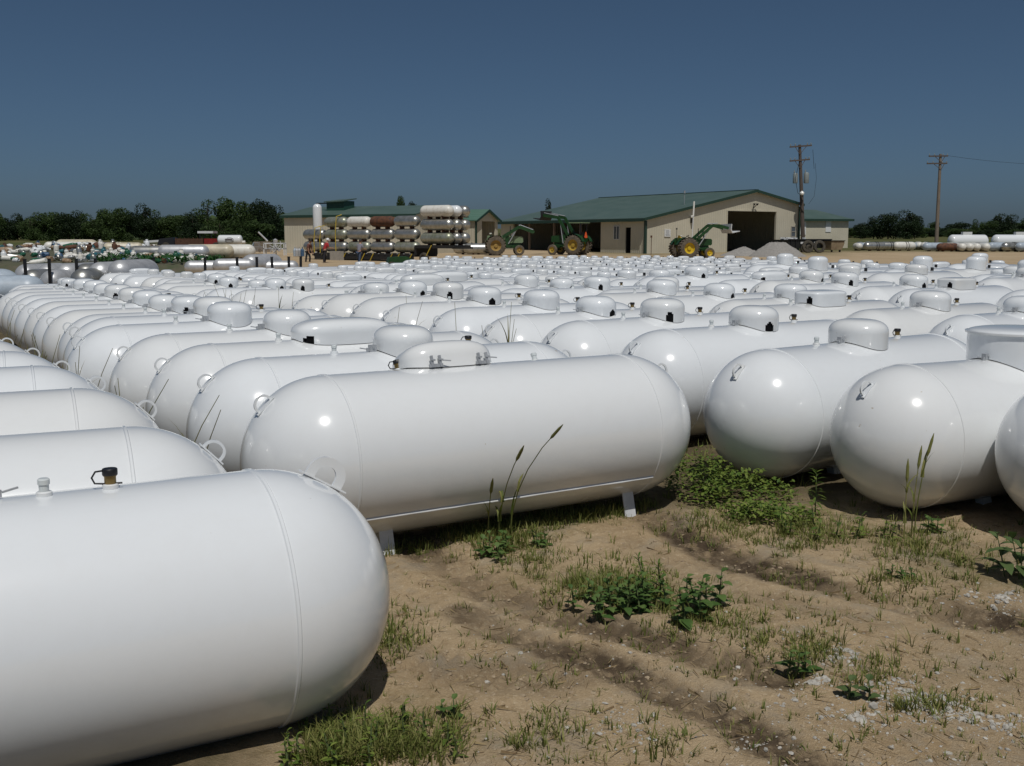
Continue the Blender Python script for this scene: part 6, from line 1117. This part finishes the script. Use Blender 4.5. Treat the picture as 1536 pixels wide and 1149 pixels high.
[MB().lathe([(.4, -.13), (.4, .13)], 20, (x, -.85, .2), 'Y').build('wheel', M['tyre'], t) for x in (-2.6, -.2, 2.6)]
p = gp(345, 104); zc = at(345, 360.2, 104).z; t = thing('delivery_tank', (p.x, p.y, p.z), 'white delivery tank with dark script emblem on its side, on a stand', 'tank', 0)
zc -= p.z; L, r = 1.22, .50; b = MB(); prof = [(max(r * math.sin(PI / 2 * k / 8), .01), -L + .25 - .25 * math.cos(PI / 2 * k / 8) - .0) for k in range(9)]; prof = prof + [(a, -h_) for a, h_ in prof[::-1]]; b.lathe(prof, 36, (0, 0, zc), 'X'); b.build('shell', M['white'], t, 50)
b = MB(); b.lathe([(.16, L - .02), (.18, L + .25), (.1, L + .28)], 16, (0, 0, zc - .22), 'X'); b.build('end_valve', M['oldwhite'], t)
def cyl(u, v_): q = v_ / (r + .006); return (u, -(r + .008) * math.cos(q), zc + (r + .008) * math.sin(q))
b = MB(); b.tube([cyl(.42 * math.cos(a) + .06, .27 * math.sin(a) - .02) for a in np.linspace(-2.6, 2.2, 26)], .018, 5)
b.tube([cyl(-.36 + .74 * k / 40, .06 + .12 * math.sin(k * 1.25) - .10 * (k / 40 - .5) ** 2) for k in range(41)], .022, 5); b.tube([cyl(-.38, -.10), cyl(-.2, -.16), cyl(.15, -.17), cyl(.42, -.08)], .016, 5); b.build('emblem', M['script'], t)
b = MB(); [b.box((x, 0, (zc - .4) / 2), (.2, .7, zc - .4)) for x in (-.7, .6)]; b.box((0, 0, zc - .45), (1.8, .5, .1)); b.build('stand', M['rustbrown'], t)
p = gp(384, 100); p.z = at(384, 378, 100).z; t = thing('blue_pickup', p, 'faded blue pickup truck parked beyond the steel tanks', 'pickup truck', .1); b = MB(); b.box((0, 0, .35), (1.3, 1.2, .42)); b.prism([(-.35, .55), (.35, .55), (.25, .9), (-.2, .9)], (0, -.5, 0), EX, EY, 1.0); b.build('body', M['bluegrey'], t); [MB().lathe([(.18, -.08), (.18, .08)], 14, (x, -.58, .15), 'Y').build('wheel', M['tyre'], t) for x in (-.4, .4)]; MB().prism([(-.28, .58), (.28, .58), (.2, .86), (-.15, .86)], (0, -.52, 0), EX, EY, .02).build('window', M['window'], t)
p = gp(412, 95); z1 = at(412, 365, 95).z - p.z; t = thing('steel_rack', p, 'dark steel rack with pipes and valves left of the workshop corner', 'rack', 0)
b = MB(); [b.box((x, y, z1 / 2), (.09, .09, z1)) for x in (-.9, 0, .9) for y in (-.4, .4)]; [b.box((0, y, z), (1.9, .09, .1)) for y in (-.4, .4) for z in (z1, z1 * .55)]; b.build('frame', M['greysteel'], t)
b = MB(); [b.tube([(rnd.uniform(-.8, .8), -.45, rnd.uniform(.2, z1)), (rnd.uniform(-.8, .8), -.45, rnd.uniform(.3, z1 + .4))], .05, 6) for _ in range(9)]; b.lathe([(.02, z1), (.2, z1 + .1), (.22, z1 + .3), (.02, z1 + .42)], 14, (.1, -.2, 0)); b.tube([(-.6, -.2, z1 + .2), (-1.4, -.2, z1 + 1.0)], .08, 8); b.build('pipes', M['silverclean'], t)
t = thing('pallet_stack', gp(394, 98), 'low stack of pale boards beside the steel rack', 'boards', .1); b = MB(); [b.box((rnd.uniform(-.05, .05), 0, .3 + .12 * i), (1.5, .9, .09)) for i in range(8)]; b.build('boards', M['palewood'], t)
t = thing('valve_set', gp(448, 90), 'cluster of blue and white bottles by the workshop wall', 'bottles', 0); [MB().lathe([(.15, 0), (.15, .5), (.1, .62), (.04, .66), (.04, .8)], 14, (x, y, .05), 'Z').build('bottle', M[m_], t) for x, y, m_ in ((-.35, 0, 'bluegrey'), (0, .1, 'silverclean'), (.3, -.05, 'bottleblue'), (.6, .1, 'oldwhite'), (-.1, -.35, 'silverclean'))]
t = thing('green_box', gp(602, 62), 'low green implement beside the trailer behind the white tanks', 'implement', .3); b = MB(); b.prism([(-.9, 0), (.9, 0), (.8, .5), (.3, .75), (-.7, .7)], (0, 0, 0), EX, EY, .8); b.build('hopper', M['green'], t); [MB().lathe([(.25, -.08), (.25, .08)], 16, (x, -.1, .2), 'Y').build('wheel', M['tyre'], t) for x in (-.6, .6)]

# ------------------------------------------------------------------ tanks on the grass at the far right
far = [(1287, 115, 1.45, 'oldwhite', .95, 'L'), (1293, 117, 1.5, 'bluegrey', .95, 'L'), (1300, 119, 1.5, 'oldwhite', .95, 'L'), (1307, 121, 1.5, 'bluegrey', .95, 'L'), (1312, 113, .25, 'silver', 1.1, 'R'), (1334, 113.5, .15, 'silver', 1.1, 'R'), (1357, 113.5, .18, 'oldwhite', 1.1, 'R'),
       (1370, 119, 1.3, 'bluegrey', .95, 'L'), (1378, 120, 1.3, 'oldwhite', .95, 'L'), (1386, 119, 1.3, 'oldwhite', .95, 'L'), (1401, 111, .2, 'bluegrey', 1.05, 'L'), (1422, 110, .1, 'rust', 1.0, 'R'),
       (1440, 110, 1.5, 'oldwhite', 1.0, 'L'), (1451, 110, 1.55, 'oldwhite', 1.0, 'L'), (1462, 110, 1.5, 'oldwhite', 1.0, 'L'), (1476, 110, 1.5, 'oldwhite', 1.0, 'L'), (1497, 110, .4, 'bluegrey', 1.1, 'R'), (1519, 109.5, .3, 'silver', 1.1, 'R'), (1540, 109, .35, 'bluegrey', 1.1, 'R')]
NMF = {'oldwhite': 'off-white', 'bluegrey': 'blue-grey', 'silver': 'bare steel', 'rust': 'rusty brown'}
for i, (px, Yd, rz, m_, s, k) in enumerate(far):
    p = gp(px, Yd); lab = '%s tank %s on the grass across the yard, %s' % (NMF[m_], 'seen end-on' if rz > 1 else 'lying sideways', 'left of the pole' if px < 1395 else 'right of the pole' if px > 1410 else 'at the pole')
    o = plain_tank(p, rz, s, m_, lab, lab.replace(' tank ', ' tanks ')); 
    if m_ in ('oldwhite', 'silver') and rz < 1:
        b = MB(); [b.lathe([(.414, x - .03), (.418, x - .02), (.418, x + .02), (.414, x + .03)], 32, (0, 0, .48), 'X') for x in (.05, .28)]; b.build('band', M['black'], o)
for i in range(17):
    px = 1408 + i * 8.4; m_ = rnd.choice(['oldwhite', 'bluegrey', 'silver', 'oldwhite']); plain_tank(gp(px, 116 + rnd.uniform(0, 1)), 1.5, .95, m_, '%s tank end in the back row under the big white vessels' % NMF[m_], 'back row of tanks at the far right')
for i in range(9): 
    m_ = rnd.choice(['oldwhite', 'bluegrey', 'silver']); plain_tank(gp(1290 + i * 12.5, 124 + rnd.uniform(0, 1)), 1.4, .95, m_, '%s tank end in the rearmost line on the grass left of the straight pole' % NMF[m_], 'rearmost line of tanks on the grass')
for px, L, lab in ((1452, 4.6, 'big white bulk tank on the grass, left of two, box on top'), (1525, 5.8, 'big white bulk tank at the right edge, partly cut off, box on top')):
    p = gp(px, 128); t = thing('bulk_tank', p, lab, 'bulk tank', .02, 'big white bulk tanks'); R2 = .85; zc = at(px, 362.5, 128).z - p.z
    hl_ = L / 2 - .4; prof = [(max(R2 * math.sin(PI / 2 * k / 8), .01), -hl_ - .5 * math.cos(PI / 2 * k / 8)) for k in range(9)]; prof += [(a, -h_) for a, h_ in prof[::-1]]
    MB().lathe(prof, 36, (0, 0, zc), 'X').build('shell', M['white'], t, 50); MB().box((-.2 if L < 5 else .3, 0, zc + R2 + .12), (1.1, .6, .4)).build('top_box', M['whitepanel'], t); [MB().box((x, 0, (zc - .5) / 2), (.3, 1.2, zc - .4)).build('saddle', M['concrete'], t) for x in (-hl_ * .6, hl_ * .6)]

# ------------------------------------------------------------------ trees
def crown_mesh(nm, seed, rx, ry, rz, n_, leaf_s, m_='leaf'):
    r2 = np.random.RandomState(seed); nb = 17; ctr = []
    for i in range(nb):
        a = r2.uniform(0, 2 * PI); q = r2.uniform(.1, .78); zz_ = r2.uniform(-.85, .70); q *= (1 - max(0, zz_) ** 2 * .8); ctr.append((q * math.cos(a) * rx, q * math.sin(a) * ry, zz_ * rz, r2.uniform(.28, .50)))
    v = []; f = []; t_ = []
    per = n_ // nb
    for cx, cy, cz, q in ctr:
        tb = r2.uniform(.0, .6)
        for _ in range(per):
            d = r2.normal(size=3); d /= np.linalg.norm(d); k = r2.uniform(.55, 1.08) ** .6
            c_ = np.array([cx + d[0] * q * rx * k, cy + d[1] * q * ry * k, cz + d[2] * q * rz * k * .85]); nrm = d + r2.normal(size=3) * .7; nrm /= np.linalg.norm(nrm)
            u = np.cross(nrm, [.3, .5, .8]); u /= np.linalg.norm(u); w_ = np.cross(nrm, u); s = leaf_s * r2.uniform(.6, 1.3); o = len(v)
            v += [tuple(c_ - u * s), tuple(c_ - w_ * s * .6), tuple(c_ + u * s), tuple(c_ + w_ * s * .6)]; f.append((o, o + 1, o + 2, o + 3)); t_ += [min(1, max(0, tb + r2.uniform(0, .5)))] * 4
    b = MB(); b.v = v; b.f = f; b.t = t_; return b.mesh(nm, M[m_], fix=False)
CR = [crown_mesh('crown', 3 + i, 1, 1, 1, 5100, .050, 'leaf' if i < 3 else 'leafdark') for i in range(5)]
def trunk_mesh(seed):
    r2 = random.Random(seed); b = MB(); b.tube([(0, 0, -.1), (.02, 0, .3), (-.02, .02, .62), (.02, 0, .95)], [.035, .028, .02, .008], 8)
    for k in range(6):
        a = r2.uniform(0, 6.28); z = r2.uniform(.28, .7); L = r2.uniform(.2, .36); b.tube([(0, 0, z), (math.cos(a) * L * .5, math.sin(a) * L * .5, z + .12), (math.cos(a) * L, math.sin(a) * L, z + .26)], [.014, .009, .003], 6)
    return b.mesh('trunk', M['bark'], 40)
TM = [trunk_mesh(i) for i in range(3)]
def tree(px, ytop, Yd, wpx, lab, grp, k=0, low=.12):
    p = gp(px, Yd); H = (at(px, ytop, Yd).z - p.z) * 1.04; hw = wpx * Yd / F / 2
    t = thing('tree', p, lab, 'tree', rnd.uniform(0, 6.28), grp)
    o = link('trunk', TM[k % 3], t); q_ = min(H, hw * 1.5); o.scale = (q_, q_, H * .93); c_ = link('crown', CR[k % 5], t); rz = H * (1 - low) / 2; c_.scale = (hw, hw, rz * 1.06); c_.location = (0, 0, H - rz); return t
k = 0
for px in range(-30, 300, 19):
    yt_ = 325 + 4 * math.sin(px * .05) + rnd.uniform(-4, 3) - (6 if 150 < px < 230 else 0); k += 1
    tree(px, yt_ - 3, 205 + rnd.uniform(-12, 12), rnd.uniform(34, 50), 'dark green tree in the long low tree line behind the scrap, far left', 'low trees behind the scrap', k, .02)
for px, yt_, w_, Yd, lab in ((290, 322, 48, 178, 'leftmost tree of the tall clump left of the workshop'), (312, 303, 52, 186, 'broad tree forming the left summit of the tall clump'), (340, 300, 54, 190, 'highest tree in the middle of the tall clump'), (368, 305, 44, 186, 'tree just right of the highest one in the clump'), (396, 299, 44, 184, 'round-topped tree forming the right summit of the clump'), (415, 312, 36, 178, 'tree beside the workshop corner at the clump right end'), (330, 332, 60, 170, 'low bushy tree at the foot of the clump on the left'), (385, 333, 60, 168, 'low bushy tree at the foot of the clump on the right')):
    k += 1; tree(px, yt_, Yd, w_, lab, 'tall tree clump left of the workshop', k, .02)
for px, yt_, w_, lab in ((602, 297, 16, 'tree top showing above the workshop roof'), (617, 303, 22, 'lower tree top right of another above the workshop roof'), (823, 302, 17, 'single small tree top above the barn roof end')):
    k += 1; tree(px, yt_, 175, w_, lab, 'tree tops behind the roofs', k, .3)
for px, yt_, w_, Yd, kk, lab in ((1291, 334, 26, 240, 3, 'small tree right of the annex wall'), (1310, 327, 34, 236, 4, 'left shoulder of the big dark bushy tree group'), (1332, 319, 46, 232, 3, 'biggest dark round tree on the right, broad crown'), (1358, 318, 44, 234, 4, 'dark tree merging with the biggest one on its right'), (1372, 322, 28, 236, 3, 'right edge tree of the big dark group')):
    tree(px, yt_, Yd, w_, lab, 'dark tree group right of the annex', kk, .02)
for px, yt_, w_ in ((1392, 342, 24), (1401, 333, 15), (1417, 341, 26), (1436, 333, 32), (1452, 341, 22), (1464, 330, 15), (1473, 335, 14), (1484, 332, 24), (1500, 323, 34), (1516, 324, 28), (1530, 335, 28), (1546, 328, 34), (1565, 335, 36)):
    k += 1; tree(px, yt_, 300 + rnd.uniform(-10, 10), w_ * 1.25, 'distant tree in the uneven tree line at the far right', 'distant trees at the far right', k + (0 if k % 2 else 1), .02)
for px in range(1385, 1600, 17): k += 1; tree(px, 345 + rnd.uniform(-2, 2), 285 + rnd.uniform(-8, 8), 30, 'low bush along the foot of the far right tree line', 'low bushes at the far right', k, 0)
for px in range(1275, 1395, 20): k += 1; tree(px, 341 + rnd.uniform(-3, 3), 262 + rnd.uniform(-8, 8), 34, 'low bush behind the big dark tree group', 'low bushes behind the dark trees', k, 0)
def treeline(nm, lab, pts, m_, n_):
    r2 = random.Random(4); b = MB()
    for _ in range(n_):
        t_ = r2.random(); i = min(int(t_ * (len(pts) - 1)), len(pts) - 2); u = t_ * (len(pts) - 1) - i; a, c_ = pts[i], pts[i + 1]
        px = a[0] + (c_[0] - a[0]) * u; Yd = a[1] + (c_[1] - a[1]) * u + r2.uniform(0, 14); yt_ = a[2] + (c_[2] - a[2]) * u + 3 * math.sin(px * .11) + 2 * math.sin(px * .37); p = gp(px, Yd); h_ = at(px, yt_, Yd).z - p.z
        z = p.z + h_ * r2.random() ** .8; s = .5 * r2.uniform(.6, 1.3); a_ = r2.uniform(0, 6.28); el = r2.uniform(-.8, .8); d = Vector((math.cos(a_) * math.cos(el), math.sin(a_) * math.cos(el), math.sin(el))); q = d.cross(Vector((.2, -.9, .4))).normalized(); c0 = Vector((p.x, p.y, z))
        b.add([c0 - d * s, c0 - q * s * .6, c0 + d * s, c0 + q * s * .6], [(0, 1, 2, 3)], r2.random())
    tag(link(nm, b.mesh(nm, M[m_], fix=False)), lab, 'woods', kind='stuff')
treeline('woods', 'continuous mass of woods filling the tree line behind the scrap', [(-120, 220, 333), (100, 222, 332), (230, 216, 328), (300, 212, 330), (430, 212, 318)], 'leaf', 12000)
treeline('far_woods', 'continuous low mass of far woods along the right horizon', [(1262, 330, 344), (1400, 330, 345), (1620, 320, 342)], 'leafdark', 5000)
